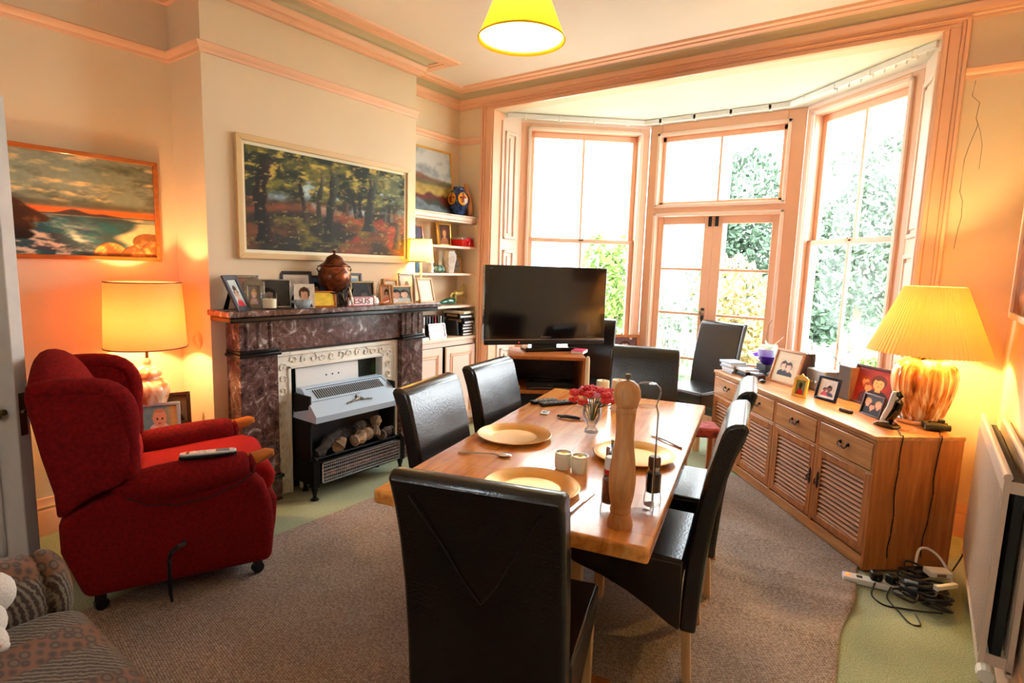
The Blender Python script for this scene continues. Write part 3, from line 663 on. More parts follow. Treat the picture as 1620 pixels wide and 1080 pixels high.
for y in (-.30, .30):
    MB().at((-.04, y, 0)).lathe([(0, 0), (.022, 0), (.012, .016), (.014, .05), (.02, .088)], 12).build('leg', M['iron'], gf)
logm = mat('ceramic_log', (.62, .50, .38), .9, var=.6, scale=9, bump=.8, bscale=30); logd = mat('charred_log', (.28, .24, .21), .95, var=.6, scale=12, bump=.9, bscale=30)
def log(p, q, r_, m_, sd): 
    rnd = random.Random(sd); P, Q = Vector(p), Vector(q); pts = [P.lerp(Q, k/6)+Vector((rnd.uniform(-.008, .008), 0, rnd.uniform(-.008, .008))) for k in range(7)]
    MB().tube(pts, [r_*(.7+.5*rnd.random()) for _ in pts], 9).build('log', m_, gf)
log((.10, -.31, .27), (.02, -.08, .37), .034, logd, 1); log((.10, -.15, .28), (.08, -.09, .33), .036, logm, 2); log((.11, -.02, .30), (.07, .13, .32), .042, logm, 3)
log((.05, .02, .36), (.0, .15, .37), .034, logd, 4); log((.10, .17, .29), (.03, .23, .40), .036, logm, 5); log((.12, .2, .29), (.09, .32, .30), .034, logd, 6); log((0, -.2, .3), (-.02, .2, .33), .05, logd, 7)
MB().box(-.065, -.05, -.33, .33, .24, .50).build('fireback', mat('sooty_fireback', (.24, .24, .25), .5, var=.4, scale=5), gf, smooth=0)

# ------------------------------------------------------------------ alcove cupboard and shelves
ac = thing('alcove_cupboard', 'peach painted built-in alcove cupboard with two panelled doors right of the fireplace', 'cupboard', (XL, 3.70, 0))
XF = .265
def ay(y): return y-3.70
MB().box(.0, XF-.02, ay(3.243), ay(4.163), .0, .82).build('body', M['trimpale'], ac, smooth=0)
MB().box(0, XF+.012, ay(3.243), ay(4.163), .82, .848).build('worktop', M['trimpale'], ac, bevel=.005)
MB().box(XF-.02, XF, ay(3.243), ay(3.29), 0, .82).box(XF-.02, XF, ay(4.11), ay(4.163), 0, .82).box(XF-.02, XF, ay(3.29), ay(4.11), .775, .82).box(XF-.02, XF, ay(3.29), ay(4.11), 0, .06).build('face_frame', M['trimpale'], ac, bevel=.003)
MB().box(XF-.019, XF-.0185, ay(3.29), ay(4.11), .06, .775).build('gap_shade_sheet', M['black'], ac, smooth=0)  # black sheet stands in for the shade between the doors
def cup_door(y0, y1, open_):
    w_ = y1-y0; d_ = MB().box(0, .018, 0, w_, .065, .77).build('door', M['trimpale'], ac, (XF-.012+open_, ay(y0), 0), bevel=.003)
    mb = MB(); 
    for q in ((.05, w_-.05, .12, .135), (.05, w_-.05, .70, .715), (.05, .065, .12, .715), (w_-.065, w_-.05, .12, .715), (.075, w_-.075, .145, .152), (.075, w_-.075, .683, .69), (.075, .082, .145, .69), (w_-.082, w_-.075, .145, .69)): mb.box(.018, .026, q[0], q[1], q[2], q[3])
    mb.build('panel_moulding', M['trim'], d_, bevel=.003)
cup_door(3.292, 3.685, 0); cup_door(3.712, 4.108, .022)
def shelf(z, th, xd, lab, cornice=False):
    mb = MB().box(0, xd, ay(3.243), ay(4.163), -th, 0)
    if cornice: mb.box(0, xd+.016, ay(3.243), ay(4.163), -.012, 0).box(0, xd-.012, ay(3.243), ay(4.163), -th-.02, -th)
    tag(mb.build('alcove_shelf', M['trimpale'], None, (XL, 3.70, z), bevel=.004), lab, 'shelf', None)
shelf(1.945, .045, .245, 'topmost alcove shelf with a moulded edge, holding the hill painting', True)
shelf(1.672, .022, .235, 'second alcove shelf from the top, holding the red gift box')
shelf(1.428, .022, .235, 'third alcove shelf from the top, holding the white faceted vase')
shelf(1.135, .022, .235, 'lowest alcove shelf, holding the horse figurine')

# ------------------------------------------------------------------ radiator
rt = thing('radiator', 'cream enamelled double panel radiator on the right wall', 'radiator', (.27, 3.0, 0))
for x in (0, .075):
    mb = MB().box(x, x+.018, -.54, .54, .17, .85)
    for k in range(32): y = -.52+1.04*k/31; mb.box(x-.003, x, y-.006, y+.006, .21, .80)
    mb.build('panel', M['radi'], rt, bevel=.004)
    MB().tube([(x+.009, -.545, .855), (x+.009, .545, .855)], .013, 10).build('top_rail', M['radi'], rt)
    MB().tube([(x+.009, -.54, .17), (x+.009, .54, .17)], .011, 8).build('bottom_rail', M['radi'], rt)
MB().box(.018, .075, -.535, -.53, .80, .84).build('end_bracket', M['radi'], rt); MB().box(.018, .075, -.535, -.53, .18, .22).build('end_bracket', M['radi'], rt)
MB().box(.035, .060, -.52, .52, .19, .82).build('fins', M['grey'], rt)
MB().tube([(.03, -.53, .16), (.03, -.56, .15), (.03, -.56, .0)], .008, 8).at((.03, -.56, .12)).lathe([(0, -.025), (.014, -.025), (.014, .02), (0, .02)], 12).build('valve', M['steel'], rt)
MB().at((.02, -.565, .165), (rad(90), 0, 0)).lathe([(0, -.025), (.024, -.025), (.027, .0), (.025, .028), (.018, .032), (0, .032)], 24, flute=-.05).build('thermostat_knob', M['plastic'], rt)

# ------------------------------------------------------------------ dining table
tb = thing('dining_table', 'long varnished wooden dining table laid with gold plates', 'table', (-1.18, 2.19, 0), rad(13.0))
TW, TL = .90, 1.84
MB().box(-TW/2, TW/2, -TL/2, TL/2, .712, .76).build('table_top', M['table'], tb, bevel=.009, seg=3)
for y in (-.60, .72):
    MB().box(-.32, .32, y-.035, y+.035, .65, .711).box(-.05, .05, y-.035, y+.035, .07, .65).box(-.30, .30, y-.04, y+.04, .012, .07).build('trestle', M['pinev'], tb, bevel=.005)
MB().box(-.02, .02, -.565, .685, .28, .36).build('stretcher', M['pine'], tb, bevel=.004)

# ------------------------------------------------------------------ dining chairs
def make_chair():
    t = thing('dining_chair', None, None)
    out = [(-.225, .21), (-.232, .34), (-.243, .50), (-.262, .66), (-.290, .80), (-.318, .90), (-.338, .955), (-.347, .978), (-.343, .994), (-.328, 1.0), (-.300, .997), (-.275, .985), (-.262, .955), (-.248, .90), (-.222, .80), (-.196, .66), (-.178, .50), (-.170, .36), (-.168, .21)]
    b = MB().prism(out, -.22, .22, 'x').build('backrest', M['leather'], t, bevel=.012, seg=3)
    mb = MB().tube([(-.17, -.343, .992), (-.168, -.332, .94)], .0015, 4)
    mb.tube([(-.165, -.3385, .94), (-.10, -.300, .82), (-.045, -.276, .715), (0, -.263, .65)], .0015, 4).tube([(.165, -.3385, .94), (.10, -.300, .82), (.045, -.276, .715), (0, -.263, .65)], .0015, 4)
    mb.build('seam', mat('leather_stitching', (.11, .09, .08), .6), b)
    sk = [(.245, .472), (.25, .44), (.245, .385), (.21, .375), (.12, .352), (.03, .318), (-.06, .272), (-.13, .228), (-.168, .212), (-.168, .472)]
    mb = MB().prism([(-.168, .40), (.235, .40), (.25, .425), (.25, .462), (.235, .480), (.10, .487), (-.168, .482)], -.222, .222, 'x')
    mb.prism(sk, -.224, -.205, 'x').prism(sk, .205, .224, 'x').box(-.222, .222, .232, .248, .385, .44)
    mb.build('seat', M['leather'], t, bevel=.008, seg=3)
    for sx_ in (-1, 1):
        mb = MB(); x = sx_*.195
        mb.prism([(x-.021, .205), (x+.021, .205), (x+.021, .245), (x-.021, .245)], .012, .40, 'z'); mb.build('leg', M['oakleg'], t, bevel=.003)
        mb = MB(); q = [(-.205, .24), (-.172, .24), (-.19, .012), (-.222, .012)]
        mb.prism(q, x-.019, x+.019, 'x').build('leg', M['oakleg'], t, bevel=.003)
    return t
ch0 = make_chair(); first = [True]
def place_chair(x, y, deg, label, s=(1, 1, 1), z=0):
    c = ch0 if first[0] else copy_tree(ch0); first[0] = False
    c.location = (x, y, z); c.rotation_euler = (0, 0, rad(deg)); c.scale = s; tag(c, label, 'chair', 'high-backed dark leather dining chairs')
place_chair(-.915, 1.30, 18, 'dark leather dining chair nearest the camera, seen from behind')
place_chair(-1.424, 1.834, -77, 'dark leather dining chair on the fireplace side of the table, the nearer of two')
place_chair(-1.549, 2.404, -81, 'dark leather dining chair on the fireplace side, the farther one, by the television')
place_chair(-.819, 2.094, 103, 'dark leather dining chair on the sideboard side of the table, the nearer of two')
place_chair(-.930, 2.690, 103, 'dark leather dining chair on the sideboard side of the table, the farther of two')
place_chair(-1.385, 3.275, 198, 'dark leather dining chair at the far head of the table, behind the candles')
place_chair(-2.41, 4.45, 198, 'spare dark leather dining chair standing behind the right edge of the television', (1, 1, 1.05))
place_chair(-1.55, 4.93, 161, 'spare dark leather dining chair in front of the garden doors beside the sideboard', (1, 1, 1.07))

# ------------------------------------------------------------------ sideboard
SBZ = .72
sbx = (-1.335, 4.689); sba = rad(-49.05)
sb = thing('sideboard', 'long honey pine sideboard with four drawers above louvred doors, under the right bay window', 'sideboard', (sbx[0], sbx[1], 0), sba)
SL, SD = 1.84, .47
MB().box(0, SL, .018, SD, .06, SBZ-.022).build('carcass', M['pinev'], sb, smooth=0)
MB().box(-.008, SL+.003, -.012, SD+.005, SBZ-.022, SBZ).build('worktop', M['pine'], sb, bevel=.004)
MB().box(.0, SL, .004, SD-.02, .012, .075).build('plinth', M['pine'], sb, bevel=.003)
for a_, b_ in ((SL-.02, SL+.001), (0, .02)): MB().box(a_, b_, 0, SD, .012, SBZ-.022).build('end_panel', M['pinev'], sb, bevel=.002)
def pull(parent, x, z, vert=False):
    mb = MB()
    if not vert:
        for s_ in (-1, 1): mb.at((x+s_*.032, -.004, z+.01), (rad(90), 0, 0)).lathe([(0, 0), (.011, 0), (.010, .003), (.004, .006), (0, .012)], 10)
        mb.at(); mb.tube([(x-.032, -.014, z+.012), (x-.038, -.018, z), (x-.022, -.02, z-.014), (x-.006, -.021, z-.010), (x, -.021, z-.006), (x+.006, -.021, z-.010), (x+.022, -.02, z-.014), (x+.038, -.018, z), (x+.032, -.014, z+.012)], .0035, 6)
        mb.build('handle', M['brass'] if 0 else M['iron'], parent)
    else:
        mb.prism([(x-.004, z+.05), (x+.004, z+.05), (x+.012, z+.02), (x+.006, z), (x+.012, z-.025), (x, z-.05), (x-.012, z-.025), (x-.006, z), (x-.012, z+.02)], -.004, 0, 'y')
        mb.tube([(x, -.004, z+.01), (x, -.02, z+.008), (x-.008, -.02, z-.012), (x, -.02, z-.024), (x+.008, -.02, z-.012), (x, -.02, z+.008)], .0028, 6)
        mb.build('handle', M['iron'], parent)
n4 = SL/4
for k in range(4):
    x0 = k*n4+.016; x1 = (k+1)*n4-.016
    d_ = MB().box(x0, x1, -.004, .018, .535, .675).build('drawer', M['pine'], sb, bevel=.005); pull(d_, (x0+x1)/2, .605)
    dz0, dz1 = .09, .515; st = .042
    dr = MB().box(x0, x0+st, -.002, .018, dz0, dz1).box(x1-st, x1, -.002, .018, dz0, dz1).box(x0+st, x1-st, -.002, .018, dz0, dz0+st).box(x0+st, x1-st, -.002, .018, dz1-st, dz1).build('door', M['pinev'], sb, bevel=.003)
    mb = MB(); nl = 13; zz0 = dz0+st; zz1 = dz1-st
    for j in range(nl):
        z = zz0+(zz1-zz0)*(j+.5)/nl
        mb.prism([(.0, z-.0085), (.005, z-.0085), (.0155, z+.006), (.011, z+.0075), (.0, z-.004)], x0+st, x1-st, 'x')
    mb.build('louvres', M['slat'], dr, smooth=0)
    MB().box(x0+st, x1-st, .0165, .0178, zz0, zz1).build('louvre_shade_sheet', mat('shadow_dark_interior', (.10, .05, .03), .9), dr, smooth=0)  # dark colour paints the shade behind the louvres
    xx = (x1-st/2) if k % 2 == 0 else (x0+st/2)
    pull(dr, xx, .33, True)
MB().box(.0, SL, -.001, .018, .515, .53).box(0, SL, -.001, .018, .68, .698).build('rail', M['pine'], sb, bevel=.002)
for a_, b_ in ((-.004, .014), (SL-.016, SL), (n4-.014, n4+.014), (2*n4-.014, 2*n4+.014), (3*n4-.014, 3*n4+.014)): MB().box(a_, b_, -.001, .018, .075, .70).build('stile', M['pinev'], sb, bevel=.002)

# ------------------------------------------------------------------ television and its stand
ts = thing('television_stand', 'open fronted orange wood television stand with a shelf of players', 'tv stand', (-2.245, 3.525, 0), rad(37))
MB().box(-.27, .27, -.22, .22, .858, .882).box(-.27, -.248, -.22, .22, .012, .858).box(.248, .27, -.22, .22, .012, .858).build('cabinet', M['orangewood'], ts, bevel=.003)
MB().box(-.248, .248, -.215, .20, .612, .634).build('shelf', M['orangewood'], ts, bevel=.002)
MB().box(-.248, .248, .205, .215, .012, .858).build('back_panel', M['darkwood'], ts, smooth=0)
MB().box(-.248, .248, -.16, -.15, .012, .612).build('lower_door', M['grey'], ts, smooth=0)
dvd = thing('dvd_player', 'flat black disc player with a silver front lip on the stand shelf', 'disc player', (-2.17, 3.475, .635), rad(37))
MB().box(-.17, .17, -.10, .12, .003, .05).build('case', M['black'], dvd, bevel=.004); MB().prism([(-.16, .012), (.16, .012), (.12, .02), (-.12, .02)], -.112, -.099, 'y').build('front_lip', M['steel'], dvd, bevel=.001)
MB().box(-.02, .02, -.102, -.1, .032, .038).build('badge', M['silver'], dvd, smooth=0)
rc = thing('set_top_box', 'small black box resting on top of the disc player', 'set top box', (-2.19, 3.50, .686), rad(37))
MB().box(-.14, .13, -.08, .09, .002, .03).build('case', M['blackgloss'], rc, bevel=.003); MB().box(-.12, .06, -.082, -.08, .012, .016).build('display', M['grey'], rc, smooth=0)
single(MB().box(-.04, .04, -.02, .06, 0, .018), 'white_case', 'small white case at the left end of the stand shelf', 'case', M['plastic'], (-2.335, 3.265, .635), rad(37), bevel=.002)

tva = math.atan2(.79, .576)
tv = thing('television', 'large black flat screen television on a pedestal, switched off', 'television', (-2.32, 3.64, .882), tva)
MB().prism([(-.49, .06), (.49, .06), (.492, .63), (-.492, .63)], 0, .06, 'y').build('bezel', M['blackgloss'], tv, bevel=.006)
MB().box(-.40, .40, .06, .10, .12, .58).build('rear_housing', M['black'], tv, bevel=.02)
MB().box(-.445, .445, -.0015, .0, .115, .585).build('screen', mat('dark_plasma_screen', (.035, .026, .03), .10, spec=.7), tv, smooth=0)
MB().box(-.489, .489, -.006, .002, .078, .082).build('chrome_strip', M['steel'], tv, smooth=0)
MB().box(-.49, .49, -.008, .01, .04, .076).build('speaker_bar', M['black'], tv, bevel=.006)
def text(body, size, m_, parent, loc, rot, name='lettering', depth=.0006, align='CENTER'):
    c = bpy.data.curves.new(name, 'FONT'); c.body = body; c.size = size; c.align_x = align; c.align_y = 'CENTER'; c.extrude = depth; c.materials.append(m_)
    q = bpy.data.objects.new(name, c); me = bpy.data.meshes.new_from_object(q); me.name = name; bpy.data.objects.remove(q)
    o = bpy.data.objects.new(name, me); COL.objects.link(o); o.parent = parent; o.location = loc; o.rotation_euler = rot; return o
text('Panasonic', .022, M['silver'], tv, (0, -.0035, .098), (rad(90), 0, 0)); text('VIErA', .010, M['silver'], tv, (-.445, -.0035, .606), (rad(90), 0, 0))
MB().box(-.10, .10, .015, .05, .0, .06).build('pedestal_neck', M['black'], tv, bevel=.004)
MB().prism([(-.20, -.12), (.20, -.12), (.17, .10), (-.17, .10)], .0, .018, 'z').box(-.2, .2, -.12, -.10, .0, .03).build('pedestal_base', M['blackgloss'], tv, bevel=.004)
MB().ball((-.22, -.009, .058), .004, .003, .004, 8, 6).build('power_light', mat('red_standby_light', (.9, .1, .1), .4, emis=(1, .1, .08), estr=2), tv)
bk = thing('paperback', 'slim white and pink booklet lying on the stand beside the television base', 'book', (-2.052, 3.69, .882), rad(37+68))
MB().box(-.07, .07, -.045, .045, .0, .02).build('pages', M['paper'], bk, bevel=.001); MB().box(-.071, .071, -.046, .046, .02, .0225).build('cover', mat('pink_cover', (.85, .25, .40), .5), bk)
wf = photo_frame(.30, .22, .03, M['orangewood'], people((.45, .3, .3), [(.5, .5, .2, SK, BRN, DK)]), (-2.40, 5.265, .642), rad(42), 'wooden picture frame on the window sill behind the spare chairs', 8, d=.02)

# ------------------------------------------------------------------ recliner
ang = rad(68)
rcn = thing('recliner_armchair', 'red chenille winged recliner armchair with wooden arm ends beside the fireplace', 'armchair', (-2.43, 1.33, 0), ang)
# local: x forward, y to the far (left) side
side = [(-.63, .085), (.09, .075), (.105, .22), (.10, .36), (.07, .46), (.01, .53), (-.05, .555), (-.30, .545), (-.45, .53), (-.56, .50), (-.70, .44), (-.70, .30)]
for y in (0, .62):
    sp = MB().prism([(a, b) for a, b in side], y, y+.12, 'y').build('side_panel', M['red'], rcn, bevel=.035, seg=5)
for y in (-.005, .63):
    mb = MB(); path = [(-.50, .52), (-.42, .525), (-.28, .525), (-.15, .54), (-.03, .555), (.015, .558)]; rr_ = [.035, .07, .078, .072, .062, .05]
    mb.tube([(a, y+.052, b) for a, b in path], [q_*1.12 for q_ in rr_], 18); mb.ball((.012, y+.055, .558), .025, .05, .05)
    mb.ball((-.495, y+.055, .52), .03, .035, .035); mb.build('arm_pad', M['red'], rcn, sub=1)
    pts = [(-.01, y+.055, .575), (.04, y+.055, .580), (.085, y+.055, .594), (.105, y+.055, .592), (.112, y+.055, .58)]
    MB().tube(pts, [.03, .032, .027, .02, .008], 12).build('arm_end', M['armwood'], rcn)
wing = [(-.70, .44), (-.585, .52), (-.47, .555), (-.445, .64), (-.44, .72), (-.452, .80), (-.455, .88), (-.475, .935), (-.53, .965), (-.62, .972), (-.735, .975), (-.775, .965), (-.772, .935), (-.735, .70), (-.705, .55)]
for y, yy in ((-.005, .075), (.665, .075)):
    o = MB().prism(wing, y, y+yy, 'y').build('wing', M['red'], rcn, bevel=.028, seg=4)
    mb = MB().tube([(-.775, y+yy/2, .955), (-.70, y+yy/2, .972), (-.60, y+yy/2, .972), (-.52, y+yy/2, .965), (-.468, y+yy/2, .93), (-.448, y+yy/2, .87), (-.444, y+yy/2, .78), (-.436, y+yy/2, .70), (-.445, y+yy/2, .62), (-.465, y+yy/2, .565)], .043, 14)
    mb.build('wing_roll', M['red'], o, sub=1)
MB().tube([(-.47, -.004, .50), (-.40, -.006, .455), (-.28, -.006, .435), (-.16, -.006, .445), (-.05, -.006, .485), (.03, -.004, .535)], .003, 6).build('arm_seam', mat('dark_red_seam', (.22, .03, .03), .9), rcn)
# back with camel top
mb = MB(); n_ = 12; rows = []
def backsurf(v, k):     # k: side fraction 0..1, v: profile
    return v
prof_n = 14
for i in range(n_+1):
    s_ = i/n_; yy = .06+.62*s_; topz = .945+.145*math.sin(PI*s_)**.8
    pr = [(-.665, .42), (-.715, .60), (-.755, .80), (-.785, topz-.10), (-.785, topz-.03), (-.745, topz), (-.69, topz-.005), (-.62, topz-.06), (-.575, .86), (-.55, .78), (-.53, .68), (-.50, .58), (-.49, .46), (-.50, .40)]
    rows.append([mb._v((a, yy, b)) for a, b in pr])
for A, B in zip(rows, rows[1:]):
    for k in range(prof_n): mb.bm.faces.new((A[k], A[(k+1) % prof_n], B[(k+1) % prof_n], B[k]))
mb.bm.faces.new(rows[0]); mb.bm.faces.new(rows[-1][::-1]); mb.build('backrest', M['red'], rcn, sub=1)
MB().ball((-.50, .37, .60), .09, .27, .12, 20, 12).build('lumbar_cushion', M['redin'], rcn)
mb = MB().prism([(-.50, .36), (.02, .36), (.08, .37), (.125, .40), (.135, .46), (.11, .515), (.04, .54), (-.15, .53), (-.50, .50)], .115, .625, 'y'); mb.build('seat_cushion', M['redin'], rcn, bevel=.03, seg=4)
mb = MB().prism([(.05, .12), (.105, .10), (.125, .22), (.135, .34), (.11, .385), (.05, .38)], .09, .65, 'y'); mb.build('footrest', M['red'], rcn, bevel=.025, seg=3)
MB().tube([(-.27, .0, .26), (-.27, -.03, .262), (-.295, -.045, .262), (-.322, -.048, .24), (-.33, -.048, .20), (-.33, -.048, .05), (-.325, -.048, .018)], [.009, .009, .01, .01, .008, .008, .006], 10).build('lever', M['black'], rcn)
for x, y in ((.03, .05), (-.58, .05), (.03, .69), (-.58, .69)):
    MB().box(x-.02, x+.02, y-.02, y+.02, .055, .09).at((x, y, .036), (rad(90), 0, rad(20))).lathe([(0, -.014), (.026, -.014), (.026, .014), (0, .014)], 16).build('castor', M['black'], rcn)
MB().box(-.55, .05, .10, .64, .06, .34).build('base', M['blackmatt'], rcn, smooth=0)
fwd = Vector((math.cos(ang), math.sin(ang), 0)); lft = Vector((-fwd.y, fwd.x, 0)); RO = Vector((-2.43, 1.33, 0))
def rl(x, y, z): p = RO+fwd*x+lft*y; return (p.x, p.y, z)
ph = thing('cordless_phone', 'white and black cordless phone handset lying on the recliner arm', 'telephone', rl(-.16, .035, .628), ang-.12)
MB().at((0, 0, 0), (0, rad(-1), 0)).prism([(-.115, -.012), (-.10, -.024), (.02, -.028), (.10, -.024), (.115, -.01), (.115, .012), (.10, .024), (.0, .028), (-.10, .024), (-.115, .012)], -.008, .006, 'z').build('body', M['black'], ph, bevel=.003)
MB().prism([(-.112, -.011), (-.09, -.022), (.02, -.026), (.10, -.022), (.112, -.01), (.112, .01), (.10, .022), (.0, .026), (-.09, .022), (-.112, .011)], .006, .016, 'z').build('face', mat('pale_grey_plastic', (.80, .80, .80), .35), ph, bevel=.003)
MB().box(.03, .085, -.016, .016, .0165, .018).build('display', mat('lcd_grey', (.45, .52, .55), .2), ph)
for i in range(4):
    for j in range(3): MB().ball((-.08+.024*i, -.012+.012*j, .0165), .0075, .0042, .003, 8, 4).build('button', M['cream'] if i else M['brass'], ph)

# ------------------------------------------------------------------ sofa
so = thing('sofa', 'brown tapestry patterned sofa with rolled arm in the near left corner', 'sofa', (-1.45, .05, 0))
MB().box(-.60, .9, -.55, .40, .06, .34).build('base', M['sofa'], so, bevel=.03, seg=3)
MB().prism([(-.50, .335), (.40, .335), (.475, .36), (.49, .42), (.47, .475), (.40, .495), (-.50, .50)], -.475, .9, 'x').build('seat_cushion', M['sofa'], so, bevel=.03, seg=4)
mb = MB().box(-.70, -.485, -.55, .42, .06, .50); mb.build('arm_panel', M['sofa'], so, bevel=.04, seg=4)
mb = MB(); yy0, yy1 = -.55, .45
mb.tube([(-.585, yy0, .49), (-.585, .0, .495), (-.585, .36, .50), (-.585, .43, .50)], [.125, .13, .135, .125], 24); mb.ball((-.585, .43, .50), .125, .055, .125, 24, 12); mb.build('arm_roll', M['sofa'], so, sub=1)
MB().prism([(-.62, .40), (-.52, .44), (-.56, .70), (-.62, .90), (-.72, .92), (-.76, .86), (-.74, .06), (-.62, .06)], -.60, .9, 'x').build('backrest', M['sofa'], so, bevel=.04, seg=4)
for x in (-.64, .8): MB().box(x-.03, x+.03, .3, .36, .012, .062).build('foot', M['darkwood'], so)
ty = thing('soft_toy', 'white plush toy with a small pink-tipped paw lying on the sofa seat', 'soft toy', (-1.82, .315, .500), rad(20), scale=(.78, .78, .78))
white_pl = mat('white_plush', (.90, .87, .84), .95, bump=.5, bscale=120)
MB().ball((-.07, -.02, .075), .10, .09, .085, 20, 12).ball((-.09, .06, .14), .07, .06, .07, 16, 10).build('body', white_pl, ty)
MB().tube([(-.03, -.02, .06), (.03, -.02, .05), (.06, -.018, .04), (.078, -.016, .034)], [.05, .042, .03, .014], 14).ball((.07, -.016, .036), .018, .018, .016).build('paw', white_pl, ty, sub=1)
MB().ball((.072, -.026, .044), .009, .011, .006).build('paw_pad', mat('pink_felt', (.80, .58, .52), .9), ty)

# ------------------------------------------------------------------ side table, lamp, frames
st_ = thing('side_table', 'small round dark wooden side table behind the recliner', 'side table', (-3.49, 1.34, 0))
MB().lathe([(0, .505), (.17, .505), (.178, .515), (.178, .525), (.17, .53), (0, .53)], 40).build('table_top', M['darkwood'], st_)
for x in (-.09, .09):
    for y in (-.09, .09): MB().box(x-.018, x+.018, y-.018, y+.018, 0, .505).build('leg', M['darkwood'], st_)
def lamp_cord(*p): pass
l1 = thing('table_lamp', 'ginger jar table lamp with a salmon drum shade in the left alcove corner', 'lamp', (-3.45, 1.325, .53))
MB().lathe([(0, 0), (.058, 0), (.06, .012), (.054, .02)], 36).build('foot', M['darkwood'], l1)
MB().lathe([(.045, .02), (.050, .045), (.068, .10), (.094, .18), (.106, .225), (.100, .262), (.078, .285), (.055, .295), (.052, .305)], 36).build('jar', M['swirlglaze'], l1)
MB().lathe([(.052, .305), (.066, .31), (.069, .322), (.063, .342), (.042, .36), (.026, .366), (.018, .374), (.022, .386), (.018, .40), (.01, .41), (0, .411)], 32).build('jar_lid', M['swirlglaze'], l1)
MB().tube([(0, 0, .405), (0, 0, .59)], .008, 8).lathe([(.018, .47), (.018, .53), (0, .53)], 14).build('lamp_holder', M['brass'], l1)
mb = MB(); 
for r0, z0, r1, z1 in ((.1985, .470, .1815, .830),):
    mb.lathe([(r0, z0), (r1, z1)], 64)
o = mb.build('lamp_shade', M['shade_salmon'], l1); 
mb = MB().at((0, 0, .470)); mb.lathe([(.1975, 0), (.201, 0), (.201, .006), (.1975, .006), (.1975, 0)], 64).at((0, 0, .825)).lathe([(.180, 0), (.1835, 0), (.1835, .006), (.180, .006), (.180, 0)], 64).build('shade_trim', mat('brown_trim_tape', (.30, .20, .12), .7), l1)
def baby(U, V):
    C = np.ones(U.shape+(3,))*np.array((.46, .66, .70)); C = mixc(C, (.85, .75, .5), (U-.62)*4); n = fbm(U, V, 5, 2); C = C*(.9+.2*n[..., None])
    X = (U-.52)*1.3; Y = V-.52
    b_ = (X/.36)**2+((Y+.42)/.25)**2 < 1; C[b_] = (.94, .88, .88)
    h_ = (X/.255)**2+((Y-.02)/.36)**2 < 1; C[h_] = (.90, .70, .58)
    for s in (-1, 1): C[((X-s*.09)/.04)**2+((Y+.02)/.035)**2 < 1] = (.2, .15, .15)
    C[((X)/.06)**2+((Y+.2)/.025)**2 < 1] = (.7, .35, .32)
    C[(X/.26)**2+((Y-.3)/.1)**2 < .6] = (.80, .60, .46)
    return C
photo_frame(.205, .175, .018, mat('pale_silver_frame', (.66, .70, .74), .3), baby, (-3.315, 1.315, .5305), rad(66), 'silver frame with a baby portrait on the side table behind the recliner', 14, res=260)
photo_frame(.13, .19, .02, M['darkwood'], people((.4, .3, .25), [(.5, .5, .2, SK, BRN, DK)]), (-3.44, 1.47, .5305), rad(70), 'dark wooden frame half hidden behind the silver baby portrait', 10, d=.02)
# wall fittings in the corner
so_ = thing('vent_cover', 'round ribbed white plaster vent cover on the side of the chimney breast', 'vent cover', (-3.49, YA0-.0005, 1.01))
MB().at((0, 0, 0), (rad(90), 0, 0)).lathe([(0, .006), (.02, .006), (.022, .003), (.03, .003), (.032, .007), (.04, .007), (.042, .003), (.05, .003), (.052, .006), (.056, 0)], 36).build('ribbed_cover', M['wall'], so_)

# ------------------------------------------------------------------ ceiling pendant
pd = thing('pendant_lamp', 'yellow conical pendant shade hanging lit over the dining table', 'lamp', (-1.431, 1.975, 2.41))
MB().lathe([(.176, 0), (.100, .185)], 64).build('lamp_shade', M['shade_yellow'], pd)
MB().lathe([(.1755, -.001), (.1775, -.001), (.1775, .004), (.1755, .004), (.1755, -.001)], 64).build('shade_trim', M['shade_yellow'], pd)
MB().tube([(0, 0, .16), (0, 0, .638)], .004, 8).lathe([(0, .13), (.02, .13), (.02, .17), (.012, .19), (0, .19)], 16).at((0, 0, 0)).lathe([(0, .62), (.045, .62), (.04, .64), (0, .64)], 24).build('cord', M['white'], pd)
MB().lathe([(0, .038), (.02, .043), (.033, .065), (.036, .085), (.03, .105), (.018, .13)], 20).build('light_bulb', mat('lit_bulb', (1, .95, .85), .5, emis=(1, .93, .80), estr=14), pd)
MB().lathe([(.168, .012), (.0, .012)], 48).build('diffuser', shade('white_diffuser', (.98, .97, .94), (1, .98, .92), .75), pd)
bpy.data.objects['ceiling_bulb'].location = (-1.431, 1.975, 2.41+.085)

# ------------------------------------------------------------------ pleated lamp on the sideboard
l2 = thing('table_lamp', 'large striped amber ceramic lamp with a wide pleated shade on the sideboard', 'lamp', (.03, 3.81, SBZ))
MB().lathe([(0, 0), (.115, 0), (.12, .008), (.12, .024), (.11, .03), (0, .03)], 44).build('chrome_foot', M['chrome'], l2)
mb = MB(); mb.lathe([(0, .03), (.10, .03), (.112, .05), (.132, .12), (.150, .20), (.154, .26), (.143, .31), (.115, .345), (.07, .36), (.055, .362), (.055, .385), (0, .385)], 48, flute=-.04); mb.build('jar', M['stripeglaze'], l2)
MB().lathe([(.06, .36), (.075, .365), (.075, .39), (.06, .395)], 32).tube([(0, 0, .38), (0, 0, .54)], .009, 8).lathe([(.02, .42), (.02, .48), (0, .48)], 14).build('lamp_holder', M['brass'], l2)
mb = MB(); segs = 160
ra, za, rb, zb = .285, .385, .140, .745
A = []; B = []
